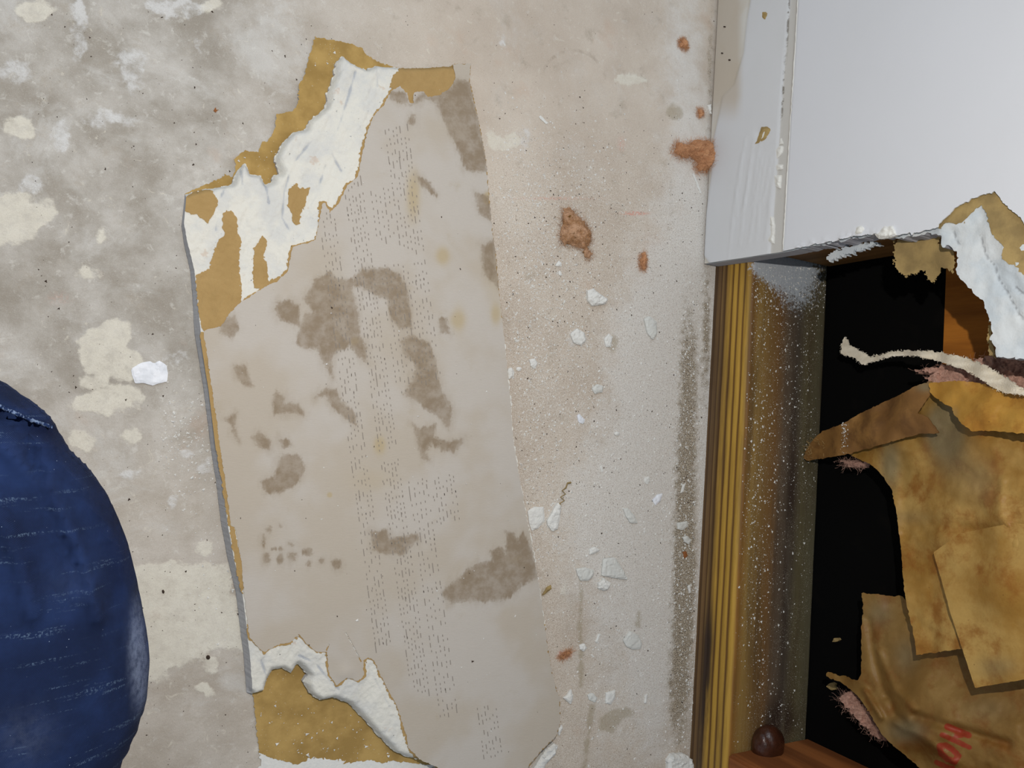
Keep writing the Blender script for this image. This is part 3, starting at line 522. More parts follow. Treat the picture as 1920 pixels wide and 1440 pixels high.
att = np.stack([low, np.clip(comp, -30, 30), np.clip(gap, -20, 20), gline, tanw], 1)
rise = .0016*np.clip(-low/3, 0, 1)-0.0006*np.clip(comp/3, -1, 0)*0+.0007*np.clip(comp/2.5+.5, 0, 1)*np.clip((low)/3, 0, 1)*np.clip(-gap/3, 0, 1)
strk = np.zeros(WU.shape)
for s in range(16):
    x0 = 1372+s*6.2+rng.normal(0, 2); y0 = 290+rng.uniform(-60, 60); strk += .00035*np.exp(-(pdist(WU, WV, [(x0+14, y0), (x0+4, y0+60), (x0-4, y0+rng.uniform(80, 170))])/1.3)**2)
rise = rise+strk*(comp > 4)*(low > 25)-.0010*np.exp(-((WU-1425)/6)**2-((WV-252)/9)**2)
rag = np.exp(-np.abs(-sdf(WU, WV, hole_paint))/5)*np.clip((WU-1480)/15, 0, 1)*np.clip((1700-WU)/20, 0, 1); rise = rise+rag*.0032*np.clip(fbm(WU/5, WV/5, 2, 5)+.2, 0, 1)
c, t = clip(np.concatenate([np.stack([WX-.0006-rise, WY, WZ], 1), att], 1), WT, wf(hole_paint, 3.5, 7, 3))
put('painted_face', solid('painted_face', c[:, :3], t, np.array([.0008, 0, 0])*np.ones((len(c), 1)), [WALLP, CRUMB], dict(low=c[:, 3], comp=c[:, 4], gap=c[:, 5], gline=c[:, 6], tanw=c[:, 7]), wall_mat=1), root)
c, t = clip(np.stack([np.full(WY.shape, WX-.0001)-.0006*fbm(WU/30, WV/30, 2, 2), WY, WZ], 1), WT, np.minimum(wf(hole_kraft, 5, 10, 8), sdf(WU, WV, hole_paint)+8))
o = put('kraft_ply', solid('kraft_ply', c, t, np.array([.0008, 0, 0])*np.ones((len(c), 1)), [WKRAFT]), root); tag(o, 'tan inner ply bared along the torn peak of the opening')
dk = sdf(WU, WV, hole_kraft); wcr = np.min([pdist(WU, WV, zr((780,400),(800,480),(830,570),(880,620),(920,740),(970,810),(1030,920),(1080,1010),(1120,1060))), pdist(WU, WV, zr((575,360),(600,450),(615,470))), pdist(WU, WV, zr((1040,780),(1090,830),(1120,840)))], 0)
ck = np.exp(-(wcr/3.4)**2)*.9
dep = np.where(dk > 0, .0014*np.clip(dk/20, 0, 1)+.0014*fbm(WU/26, WV/40, 3, 6), 0)+ck*.001
c, t = clip(np.stack([WX+.0003+np.clip(dep, 0, 1), WY, WZ, ck], 1), WT, wf(hole_core, 5, 7, 9))
off = np.zeros((len(c), 3)); off[:, 0] = PX-.0003-c[:, 0]
o = put('gypsum_core', solid('gypsum_core', c[:, :3], t, off, [WGYP, WEDGE], {'crack': c[:, 3]}, wall_mat=1), root)
o = put('upper_board', box_mesh('upper_board', WX-.001, PX-.0003, -1.2, 1.2, .5751, 1.3, WALLP, 0), root)
# raised caulk ridge and torn bits of caulk
def tube(pts, r, mat, name, parent, n=6, flat=1.):
    pts = np.array(pts, float); k = len(pts); r = np.broadcast_to(r, (k,)); d = np.gradient(pts, axis=0); d /= np.linalg.norm(d, axis=1)[:, None]+1e-12
    up = np.array([.3, .2, 1.]); a = np.cross(d, up); a /= np.linalg.norm(a, axis=1)[:, None]; b = np.cross(d, a); V = []
    for j in range(n): th = 2*math.pi*j/n; V.append(pts+(a*math.cos(th)+b*math.sin(th)*flat)*r[:, None])
    V = np.stack(V, 1).reshape(-1, 3); F = [[i*n+j, i*n+(j+1) % n, (i+1)*n+(j+1) % n, (i+1)*n+j] for i in range(k-1) for j in range(n)]
    return mesh_np(name, V, F, [mat])
rv = np.linspace(-60, 468, 90); ru = 1497-rv*.0601+rng.normal(0, .35, 90)
put('paint_ridge', tube(on_x(ru, rv, WX-.0014), .0008+.0002*rng.random(90), RIDGE, 'paint_ridge', root), root)
wsc = lambda *p: Z(.35417, 1240, 0, p)
def wall_bit(name, poly, depth, mat, lab=None, amp=1.):
    P = np.array(poly); x0, y0 = P.min(0)-3; x1, y1 = P.max(0)+3; st = max(1.2, min(x1-x0, y1-y0)/14); a, b, tt = grid(np.arange(x0, x1, st), np.arange(y0, y1, st))
    f = sdf(a, b, P)+amp*fbm(a/3, b/3, 2, len(poly)); xx = WX-.001-depth*np.clip(f/4, .25, 1)*(1+.5*fbm(a/4, b/4, 2, 3)); c, tt = clip(np.stack([a, b, xx], 1), tt, f)
    V = on_x(c[:, 0], c[:, 1], c[:, 2]); o = put(name, solid(name, V, tt, np.stack([WX+.0004-V[:, 0], 0*V[:, 0], 0*V[:, 0]], 1), [mat]), root)
    if lab: tag(o, lab)
for q in (wsc((620,775),(645,770),(640,810),(612,840),(605,800)), wsc((605,870),(640,872),(640,895),(612,900)), wsc((598,930),(640,925),(632,960),(630,1000),(605,985)), wsc((572,1140),(592,1150),(598,1200),(595,1290),(560,1275),(580,1240)), wsc((632,730),(644,760),(625,765))): wall_bit('caulk_scrap', q, .0012, RIDGE)
for q in (wsc((530,62),(555,58),(568,70),(552,108),(530,95)), ): wall_bit('torn_patch', q, .0008, WKRAFT, 'small tan nick in the old skirting strip')
wall_bit('torn_patch', wsc((530,672),(560,670),(580,686),(550,740),(492,766),(505,745)), .0015, WKRAFT, 'curled tan scrap of torn paper on the skirting strip')
wall_bit('torn_patch', wsc((535,690),(560,690),(545,735),(518,745)), .0022, RIDGE, 'white centre of the curled scrap')
wall_bit('torn_patch', wsc((1015,1250),(1030,1200),(1065,1185),(1085,1215),(1060,1245)), .003, RIDGE, 'crumpled white lump on the cut edge')
wall_bit('torn_patch', wsc((1130,1240),(1180,1195),(1230,1190),(1250,1245),(1200,1262),(1150,1265)), .003, RIDGE, 'broken white plaster knob on the cut edge')
for k, (a_, b_) in enumerate(((333,141),(320,281),(359,317),(418,630),(337,510),(466,141))): wall_bit('dark_speck', Z(.35417, 1240, 0, circ(a_, b_, 7, 4, 6)), .0004, GRIT, amp=.3)
# hanging flap of back paper, and crumbs stuck to the edge
def px_sheet(name, poly, depth, th, mats, parent, amp=1.5, sc=6., seed=1, step=3., attrs=None, crump=.0, wall_mat=0, label=None):
    """a thin curved sheet: outline from the photo, depth(u,v) gives its real x"""
    P = np.array(poly); x0, y0 = P.min(0)-6; x1, y1 = P.max(0)+6; a, b, tt = grid(np.arange(x0, x1+step, step), np.arange(y0, y1+step, step))
    f = sdf(a, b, P)+amp*fbm(a/sc, b/sc, 3, seed)+amp*.9*vn(a/(step*1.13), b/(step*1.13), seed+2); xx = depth(a, b)+crump*fbm(a/34, b/34, 3, seed+5)
    ex = [fn(a, b) for fn in (attrs or {}).values()]; c, tt = clip(np.stack([a, b, xx]+ex, 1), tt, f); V = on_x(c[:, 0], c[:, 1], c[:, 2])
    me = solid(name, V, tt, np.array([th, 0, 0])*np.ones((len(V), 1)), mats, {k: c[:, 3+i] for i, k in enumerate(attrs or {})}, back=True, wall_mat=wall_mat)
    o = put(name, me, parent); 
    if label: tag(o, label)
    return o
def idw(ctrl, p=3):
    C = np.array(ctrl, float)
    def f(u, v):
        w = 1/((u[:, None]-C[:, 0])**2+(v[:, None]-C[:, 1])**2+400)**(p/2); return (w*C[:, 2]).sum(1)/w.sum(1)
    return f
flap = zr((150,480),(240,455),(340,425),(480,430),(490,490),(540,480),(585,520),(605,580),(590,680),(510,640),(440,765),(400,740),(375,670),(290,690),(240,715),(180,670),(150,650),(145,560))
px_sheet('paper_flap', [(x, y-6 if y < 465 else y) for x, y in flap], idw([(1680,460,PX-.001),(1760,450,PX-.001),(1700,510,PX+.004),(1750,525,PX+.006),(1780,480,PX-.0005),(1790,500,PX)]), .0005, [WKRAFT], root, 4.5, 5, 21, 1.8, label='tan torn paper flap hanging into the opening')
px_sheet('paper_flap', zr((860,1040),(880,1150),(895,1270),(905,1325),(860,1300),(845,1200),(850,1100)), idw([(1855,600,PX),(1865,680,PX+.002)]), .0005, [WKRAFT], root, 3, 4, 22, 1.8, label='narrow tan paper edge at the right of the opening')
px_sheet('plaster_fragment', Z(.16667,1300,380,[(1500,600),(1560,560),(1680,500),(1780,480),(1860,470),(1960,455),(2040,450),(2080,470),(1960,500),(1880,520),(1800,560),(1700,600),(1600,640),(1530,640)]), lambda u, v: np.full(u.shape, PX+.001), 0.003, [WGYP], root, 6, 7, 23, 2.2, label='crumbly plaster fragment clinging under the cut edge', attrs={'crack': lambda u, v: 0*u})

# ------------------------------------------------------------------ insulation with kraft facing
iroot = thing('insulation_batt', 'pink insulation batt with torn ochre kraft paper facing bulging from the wall opening', 'insulation', (.49, -.12, .1))
red = lambda u, v: np.maximum.reduce([6.5-pdist(u, v, z8((945,1130),(1105,1195))), 5.2-pdist(u, v, z8((905,1190),(1110,1285))), 5-pdist(u, v, z8((1085,1185),(1010,1205))), 6-np.abs(sdf(u, v, z8((885,1275),(930,1270),(985,1300),(1030,1350),(1000,1395),(940,1370),(895,1325)))), 5-pdist(u, v, z8((862,1398),(990,1450)))]) - 1.6*np.abs(fbm(u/5, v/5, 2, 4))
zero = lambda u, v: 0*u; no = lambda u, v: 0*u-9
LOWP = z8((300,125),(400,135),(560,155),(600,140),(640,200))+[(1740,1180),(1990,1190),(2080,1200),(2080,1560),(1860,1560)]+z8((800,1490),(740,1440),(600,1320),(480,1220),(430,1150),(380,1060),(300,930),(220,850),(140,790),(30,750),(40,715),(110,745),(180,750),(270,790),(300,740),(300,560),(300,400),(315,200))
dl = idw([(1620,1120,.500),(1690,1120,.503),(1616,1200,.497),(1700,1200,.492),(1620,1270,.494),(1570,1270,.503),(1650,1360,.490),(1720,1430,.488),(1800,1250,.486),(1900,1250,.482),(1800,1400,.474),(1900,1420,.470),(2050,1400,.46),(1760,1370,.468),(1740,1330,.476)])
def dl2(u, v):
    d = dl(u, v)
    for l, a, w in ((z8((700,1050),(950,1130),(1400,1260)), .004, 9), (z8((560,1100),(760,1200),(1000,1390)), -.003, 8), (z8((350,330),(400,640),(480,900)), .0025, 7), (z8((430,560),(560,860),(700,1000)), -.002, 7), (z8((500,900),(560,1050),(640,1120)), .003, 7), (z8((330,860),(450,1060)), -.004, 6)): d = d+a*np.exp(-(pdist(u, v, l)/w)**2)
    return d
px_sheet('kraft_sheet', LOWP, dl2, .0006, [KR_LOW], iroot, 1.6, 7, 31, 3.5, dict(gr=lambda u, v: blob(u, v, [(1650,1150,30,30,.6), (1700,1230,30,40,.6), (1700,1370,40,25,.9), (1850,1330,60,30,.4)]), red=red), .002, label='lower torn kraft sheet with part of red lettering')
MAIN = z7((470,985),(640,1060),(740,1150),(810,1260),(845,1400))+[(1683,976),(1690,1036),(1695,1107),(1704,1150),(1715,1199),(1718,1228),(1803,1217),(1860,1205),(2080,1180),(2080,760),(1880,760),(1740,730),(1715,760),(1650,800),(1600,835)]
dm_ = idw([(1591,852,.503),(1650,890,.494),(1680,950,.487),(1690,1050,.484),(1720,1220,.471),(1800,1215,.466),(1705,1150,.476),(1750,800,.482),(1700,830,.488),(1850,850,.468),(1900,1000,.458),(1800,1000,.470),(2000,1000,.452),(1900,1190,.462)])
def dm2(u, v):
    d = dm_(u, v)
    for l, a, w in (([(1690,1000),(1760,985),(1900,1000)], .0025, 14), ([(1690,860),(1700,1000)], .002, 12), ([(1880,900),(1872,960),(1900,1000)], -.002, 9), ([(1700,830),(1740,900),(1850,930)], -.002, 18)): d = d+a*np.exp(-(pdist(u, v, l)/w)**2)
    return d
px_sheet('kraft_sheet', MAIN, dm2, .0006, [KR_MAIN], iroot, 1.4, 8, 32, 3.5, dict(gr=lambda u, v: blob(u, v, [(1770,800,35,45,1.4), (1670,870,22,50,.9), (1840,900,40,60,.5), (1780,860,40,60,.5), (1700,970,60,18,.4)]), red=no), .0022)
px_sheet('kraft_sheet', [(1750,1036),(1766,1090),(1782,1150),(1803,1213),(1828,1290),(1920,1274),(2080,1240),(2080,1000),(1900,980),(1800,1000)], idw([(1750,1040,.469),(1782,1150,.4615),(1828,1290,.458),(1920,1274,.452),(1900,1100,.452),(2050,1200,.444),(1800,1010,.468),(1900,990,.4575),(2050,1010,.449)]), .0006, [KR_MAIN], iroot, .5, 8, 34, 3.5, dict(gr=lambda u, v: blob(u, v, [(1870,1250,50,25,.5)]), red=no), .0006, label='overlapping kraft sheet with a square lower corner')
FOLD = z7((1120,500),(1110,415),(1300,400),(1500,410),(1700,480),(1864,485))+[(2060,745),(2060,840),(1920,813)]+z7((1650,800),(1450,795),(1380,750),(1300,650),(1290,610),(1240,590),(1190,550))
px_sheet('kraft_fold', FOLD, idw([(1744,735,.472),(1834,719,.465),(1880,736,.458),(1950,735,.452),(1820,808,.456),(1920,811,.448),(1784,764,.464),(1850,770,.452),(2040,780,.442)]), .0006, [KR_FOLD, FUZZ], iroot, 1.6, 6, 35, 3, dict(gr=lambda u, v: blob(u, v, [(1790,775,10,16,.5)]), red=no), .0016, label='bright ochre folded upper layer')
FLAP = z7((110,1012),(140,1035),(470,980),(860,870),(1030,820),(1190,815),(1100,690),(1020,655),(1080,560),(1120,500),(1130,400),(1000,440),(900,500),(700,590),(540,670),(420,740),(260,800),(180,870),(120,980))
df = idw([(1507,860,.512),(1525,830,.511),(1591,851,.4945),(1683,825,.478),(1760,812,.471),(1744,720,.4745),(1645,759,.492),(1607,778,.498),(1735,770,.470),(1640,800,.484),(1700,790,.474)], 4)
px_sheet('kraft_flap', FLAP, df, .0007, [KR_FLAP, FUZZ], iroot, 1.2, 6, 36, 3, dict(gr=lambda u, v: blob(u, v, [(1735,725,20,12,.8)]), red=no), .001, label='dark tan paper strip curling out over the sole plate')
# pink glass wool: lumpy mats and loose fibres
def fibres(name, spots, n, L, r, mat, parent, zfun=None, nmax=10**9):
    V, F = [], []
    for i in range(n):
        p = np.array(spots(i if i < nmax else i % nmax)); d = rng.normal(0, 1, 3); d /= np.linalg.norm(d); c = [p]; cu = rng.normal(0, .5, 3)
        for k in range(5): d = d+cu*.35+rng.normal(0, .25, 3); d /= np.linalg.norm(d); p = p+d*L/5*rng.uniform(.6, 1.2); c.append(p.copy())
        c = np.array(c)
        if zfun: c[:, 2] = np.maximum(c[:, 2], zfun)
        a = np.cross(np.gradient(c, axis=0), rng.normal(0, 1, 3)); a /= np.linalg.norm(a, axis=1)[:, None]+1e-9; b = len(V)*1
        n0 = len(V); V += list(c+a*r)+list(c-a*r); F += [[n0+k, n0+k+1, n0+7+k, n0+6+k] for k in range(5)]
    o = put(name, mesh_np(name, np.array(V), np.array(F), [mat]), parent); tag(o, kind='stuff'); return o
def wool(poly, x0, parent, th=.012, n=260, seed=1):
    dep = lambda u, v: x0+.004*fbm(u/12, v/12, 3, seed)+.002*fbm(u/4, v/4, 2, seed+1); o = px_sheet('glass_wool', poly, dep, th, [FIBRE2], parent, 5, 5, seed, 2.5); P = np.array(poly); lo, hi = P.min(0), P.max(0)
    pts = sample(n, lambda u, v: np.where(sdf(u, v, P) > -3, .9, 0), (lo[0]-3, lo[1]-3, hi[0]+3, hi[1]+3)); W3 = on_x(pts[:, 0], pts[:, 1], x0-.0015)
    fibres('wool_fibres', lambda i: W3[i], n*3, .007, .00005, FIBRE2, o, nmax=n)
wool([(1716,697),(1740,690),(1775,684),(1820,678),(1848,668),(1881,664),(1920,668),(2040,680),(2040,760),(1880,745),(1834,728),(1747,722),(1735,708),(1758,700)], .482, iroot, .03, 420, 41)
wool(z8((135,920),(180,880),(230,870),(330,1000),(430,1140),(490,1230),(430,1225),(340,1140),(230,1040)), .503, iroot, .006, 160, 42)
wool(z7((400,1035),(620,1050),(600,1078),(470,1068)), .506, iroot, .006, 70, 43)
tp = thing('torn_paper_strip', 'pale fuzzy torn paper strip curling across the black gap in the opening', 'paper', (.49, .05, .1))
STRIP = z7((440,45),(470,110),(540,150),(640,207),(720,192),(800,172),(900,160),(1100,160),(1230,180),(1400,215),(1500,255),(1640,325),(1780,415),(1864,470))+[(2040,745),(2040,760),(1925,742)]+z7((1740,498),(1640,465),(1500,375),(1400,315),(1220,250),(1100,222),(980,195),(800,205),(680,240),(580,268),(500,212),(410,180),(412,110))
ds = idw([(1583,640,.508),(1590,665,.505),(1615,680,.500),(1680,663,.490),(1740,660,.478),(1800,675,.467),(1860,710,.455),(1920,735,.446),(2040,750,.436)], 4)
px_sheet('strip', STRIP, lambda u, v: ds(u, v)+.0015*np.sin(v/5), .0012, [FUZZ], tp, 2.6, 3.2, 51, 2, label='frayed cream paper')
ed = np.array(STRIP); seg = rng.integers(0, len(ed)-1, 420); tt_ = rng.random(420)[:, None]; ep = ed[seg]*(1-tt_)+ed[seg+1]*tt_; W3 = on_x(ep[:, 0], ep[:, 1], ds(ep[:, 0], ep[:, 1]))
fibres('frayed_fibres', lambda i: W3[i], 420, .0016, .00012, FUZZ, tp)
ep = np.array(z7((150,930),(130,1000),(180,870),(240,870),(290,930))); s_ = rng.integers(0, 5, 90); W3 = on_x(ep[s_, 0]+rng.normal(0, 5, 90), ep[s_, 1]+rng.normal(0, 5, 90), np.full(90, .5095)); fibres('frayed_fibres', lambda i: W3[i], 90, .004, .0001, PLY, iroot)
p = sample(70, lambda u, v: np.exp(-((u-(1583+(v-815)*-.02))/5)**2), (1570, 792, 1600, 850)); stuff('white_crumbs', on_x(p[:, 0], p[:, 1], df(p[:, 0], p[:, 1])-.0012), .00035, CRUMB, '', '', iroot)
p = sample(60, lambda u, v: .8+0*u, (1660, 760, 1915, 1260)); stuff('white_crumbs', on_x(p[:, 0], p[:, 1], dm_(p[:, 0], p[:, 1])-.013), .0003, CRUMB, '', '', iroot) if False else None
# bits inside the cavity
for (u_, v_, r_, lab) in ((1566,1200,6,'small tan scrap floating pale against the black gap, lower left of the kraft sheet'), (1560,1287,8,'tan scrap beside the curled tip of the lower kraft sheet')):
    q = on_x(np.array([float(u_)]), np.array([float(v_)]), xb-.0015)[0]; P_ = [(u_+r_*(1+.3*rng.normal())*math.cos(a), v_+r_*.8*(1+.3*rng.normal())*math.sin(a)) for a in np.linspace(0, 6.28, 9)[:-1]]
    a_, b_, t_ = grid(np.arange(u_-12, u_+12, 2.), np.arange(v_-12, v_+12, 2.)); c, t = clip(np.stack([a_, b_], 1), t_, sdf(a_, b_, P_)); Vv = on_x(c[:, 0], c[:, 1], xb-.0025+.0006*fbm(c[:, 0]/4, c[:, 1]/4, 2, 3))
    o = put('paper_scrap', solid('paper_scrap', Vv, t, np.array([.0025, 0, 0])*np.ones((len(Vv), 1)), [WKRAFT]), None, q); tag(o, lab, 'scrap')

# ------------------------------------------------------------------ individual debris on the floor
def chip(name, cat, lab, poly, h, mat, group=None, z0=0., rag=.8, tilt=0.):
    P = np.array(poly, float); cx, cy = P.mean(0); w = on_z(np.array([cx]), np.array([cy]), z0)[0]
    ext = (P.max(0)-P.min(0)).max(); st = max(1., ext/16); a, b, t = grid(np.arange(P[:, 0].min()-3, P[:, 0].max()+3, st), np.arange(P[:, 1].min()-3, P[:, 1].max()+3, st))
    f = sdf(a, b, P)+rag*fbm(a/3.5, b/3.5, 2, cx % 17); sl = np.clip(f/3, 0, 1)
    hh = h*(.55+.45*sl)*(1+.25*fbm(a/5, b/5, 2, cy % 13))+tilt*(a-P[:, 0].min())/ext*h
    c, t = clip(np.stack([a, b, hh], 1), t, f); V = on_z(c[:, 0], c[:, 1], z0+c[:, 2]*0); V[:, 2] = z0+c[:, 2]; off = np.zeros((len(V), 3)); off[:, 2] = -c[:, 2]*.98
    o = put(name, solid(name, V, t, off, [mat], smooth=False), None, w); tag(o, lab, cat, group); return o
F_ = lambda *p: list(p)
chip('paint_flake','flake','bright white paint flake lying beside the blue jeans knee, left of the offcut',[(245,692),(262,681),(281,677),(288,682),(298,676),(312,684),(315,700),(313,716),(300,718),(286,723),(270,718),(253,719),(248,705)],.0011,WFLAKE)
chip('plaster_chunk','plaster','largest triangular white plaster chunk, on the floor right of the offcut',[(1099,545),(1110,542),(1122,552),(1137,562),(1131,571),(1108,574),(1099,563)],.004,CRUMB)
chip('plaster_chip','plaster','small white plaster chip just above left of the triangular chunk, below the brown fibre tuft',[(1039,499),(1047,489),(1052,494),(1052,500)],.0015,CRUMB)
chip('plaster_chip','plaster','tiny white plaster chip directly under another chip, below the brown fibre tuft',[(1046,510),(1050,508),(1053,516),(1047,516)],.0012,CRUMB)
chip('plaster_chunk','plaster','rounded crumbly white plaster clump in the middle of the floor strip, right of the offcut',[(1067,626),(1080,616),(1093,624),(1097,638),(1088,648),(1074,643)],.0028,CRUMB)
chip('plaster_chip','plaster','upright white plaster sliver on a tan spot right of the crumbly clump',[(1131,636),(1140,625),(1147,632),(1144,652),(1135,650)],.002,CRUMB)
chip('plaster_flake','flake','grey-shaded elongated plaster flake near the sole plate, level with the crumbly clump',[(1206,598),(1216,592),(1228,604),(1230,626),(1222,638),(1212,625)],.0022,FLAKE,tilt=.6)
chip('plaster_chip','plaster','single white plaster chip close to the right edge of the offcut',[(991,674),(1002,672),(1007,682),(1002,691),(994,686)],.002,CRUMB)
chip('plaster_chip','plaster','white plaster chip touching the right edge of the offcut',[(951,692),(958,689),(963,698),(961,706),(953,711)],.002,CRUMB)
chip('plaster_chip','plaster','tiny round plaster crumb between two chips at the offcut edge',circ(972,692,5,4,7),.0015,CRUMB)
chip('plaster_chunk','plaster','broad low white plaster lump above the pointed white paint chip, mid floor',[(1108,728),(1118,720),(1130,724),(1128,735),(1114,739)],.002,FLAKE)
chip('paint_chip','flake','pointed bright white paint chip lying above the wrinkled paper curl',[(1081,779),(1085,776),(1096,787),(1092,794),(1084,792)],.0015,WFLAKE)
chip('plaster_chip','plaster','small round cream plaster crumb right of the pointed white paint chip',circ(1156,813,5,4,8),.0018,CRUMB)
chip('plaster_chunk','plaster','wide smeared plaster lump against the lower right edge of the offcut',[(988,958),(1000,950),(1018,950),(1020,975),(1008,990),(996,995),(991,980)],.0018,CRUMB)
chip('plaster_chunk','plaster','long upright plaster lump with a dark edge beside the smeared lump',[(1024,976),(1034,958),(1044,940),(1051,948),(1047,975),(1044,990),(1034,997),(1026,985)],.0026,CRUMB)
chip('paint_chip','flake','pale slanted paint chip on the dusty floor between the soot band and smeared lump',[(1222,938),(1232,927),(1242,925),(1237,940),(1228,948)],.0012,WFLAKE)
chip('plaster_flake','flake','slanted bluish plaster sliver left of the square chips on the soot band',[(1167,953),(1176,952),(1190,970),(1194,981),(1180,980),(1171,966)],.0018,FLAKE,tilt=.4)
chip('plaster_chip','plaster','squarish pale chip on the dark soot band, upper of two',[(1268,980),(1287,977),(1289,986),(1279,994),(1270,992)],.0016,FLAKE)
chip('plaster_chip','plaster','rounded pale chip on the dark soot band, just below the squarish one',[(1278,1007),(1288,1004),(1295,1014),(1290,1021),(1282,1015)],.0016,FLAKE)
chip('rust_flake','flake','orange rust flake on the dark soot band',[(1279,1035),(1286,1033),(1289,1042),(1283,1047)],.001,RUST)
chip('plaster_flake','flake','pale plaster flake left of the large trapezoid flake',[(1079,1066),(1096,1063),(1112,1068),(1111,1080),(1102,1088),(1087,1088),(1082,1078)],.002,FLAKE)
chip('plaster_flake','flake','largest trapezoid grey-white plaster flake on the lower floor strip',[(1129,1047),(1150,1044),(1163,1062),(1175,1086),(1158,1084),(1126,1079)],.0022,FLAKE,tilt=.3)
chip('plaster_chunk','plaster','ruffled white plaster piece just below the largest trapezoid flake',[(1120,1092),(1130,1084),(1142,1092),(1140,1104),(1128,1107),(1120,1102)],.0032,CRUMB,rag=2)
chip('plaster_chip','plaster','wedge-shaped plaster chip with reddish hairs, above the trapezoid flake',[(1104,1028),(1114,1025),(1125,1031),(1112,1038),(1104,1040)],.0018,CRUMB)
chip('plaster_chip','plaster','bright pointed triangular chip right of the offcut lower corner',[(1054,1308),(1062,1302),(1069,1290),(1073,1304),(1069,1320),(1060,1312)],.0022,CRUMB)
chip('plaster_chip','plaster','dull lens-shaped chip between the pointed triangle and the square chip',[(1100,1302),(1110,1298),(1119,1308),(1116,1317),(1104,1312)],.0014,FLAKE)
chip('plaster_chip','plaster','flat square cream chip above the tan floor blotch',[(1135,1298),(1152,1293),(1153,1308),(1144,1320),(1134,1318)],.0016,CRUMB)
chip('plaster_chip','plaster','thin upright white sliver below the ruffled plaster piece',[(1121,1188),(1126,1189),(1120,1204),(1115,1203)],.0012,CRUMB)
chip('plaster_flake','flake','shield-shaped bluish plaster flake on the white dust, lower floor',[(1167,1200),(1180,1182),(1196,1190),(1203,1206),(1200,1216),(1184,1217),(1174,1212)],.0018,FLAKE)
chip('plaster_chip','plaster','cream and brown chip beside the faint pink wool wisp',[(1085,1208),(1094,1206),(1099,1214),(1093,1221),(1086,1217)],.002,CRUMB)
chip('plaster_chip','plaster','narrow cream chip pointing down right of the tan floor blotch',[(1208,1302),(1214,1300),(1211,1318),(1207,1318)],.0014,CRUMB)
chip('plaster_chunk','plaster','crumbling pale plaster heap at the foot of the sole plate, bottom edge',[(1247,1424),(1255,1412),(1275,1410),(1292,1420),(1300,1440),(1296,1470),(1250,1470)],.005,CRUMB,rag=2)
chip('plaster_strip','plaster','white peeled plaster strip curling from under the offcut bottom right corner',[(990,1450),(1005,1425),(1020,1402),(1036,1390),(1043,1396),(1038,1412),(1022,1428),(1008,1455)],.004,CRUMB)
chip('plaster_chip','plaster','small loose plaster piece on the offcut edge above the peeled strip',[(1044,1366),(1052,1358),(1054,1364),(1047,1378)],.0022,CRUMB)
chip('plaster_chip','plaster','short white rod-shaped chip on the floor above the fibre tuft',[(1009,219),(1013,217),(1027,231),(1024,234)],.001,CRUMB)
chip('plaster_chip','plaster','small white chip standing at the wall base beside the small fibre tuft',[(1324,198),(1331,197),(1332,216),(1327,210)],.003,CRUMB)
chip('plaster_chip','plaster','thin white splinter leaning at the wall base under the large fibre tuft',[(1297,326),(1301,325),(1315,362),(1312,364)],.0012,CRUMB)
chip('plaster_chip','plaster','small white chip under the pointed paint chip, in the dusty middle',[(1124,874),(1128,872),(1131,884),(1127,885)],.001,CRUMB)
chip('plaster_chip','plaster','upright white splinter on the soot band above the square chip',[(1280,908),(1284,906),(1281,922),(1275,924)],.0014,CRUMB)
chip('plaster_chip','plaster','white splinter at the lower soot band near the plate',[(1288,1098),(1293,1096),(1295,1110),(1291,1112)],.0014,CRUMB)
chip('plaster_flake','flake','pale rounded flake in the dust above the square chips, near the plate',[(1208,895),(1216,893),(1219,902),(1213,908),(1207,904)],.0012,CRUMB)
chip('grit_crumb','debris','black crumb on the cream paint patch near the knee',circ(390,1232,4,4,7),.0016,GRIT)
chip('grit_crumb','debris','dark diamond-shaped crumb on the cream paint patch, upper one',circ(306,1109,3,3.5,5),.0014,GRIT)
chip('bark_scrap','scrap','small dark reddish scrap on the grey floor at upper left',[(400,208),(404,201),(406,206),(409,206),(404,212)],.001,RUST)
chip('paper_scrap','scrap','tan paper sliver sticking out from the offcut right edge near the bottom',[(1014,1118),(1024,1102),(1032,1096),(1033,1103),(1022,1113)],.0015,WKRAFT)
# wavy wrinkled paper curl
cp = np.array([(1072,905),(1064,906),(1060,914),(1055,920),(1059,926),(1052,932),(1057,938),(1050,944),(1054,950)],float); q = on_z(cp[:,0], cp[:,1], .002); q[:,2] = [.0012,.002,.003,.0015,.003,.0015,.003,.0015,.001]
o = put('paper_curl', tube(q, .0007, WKRAFT, 'paper_curl', None, flat=.5), None, q[4]*[1,1,0]); tag(o, 'wavy dark-edged paper curl lying above the long plaster lump', 'scrap')
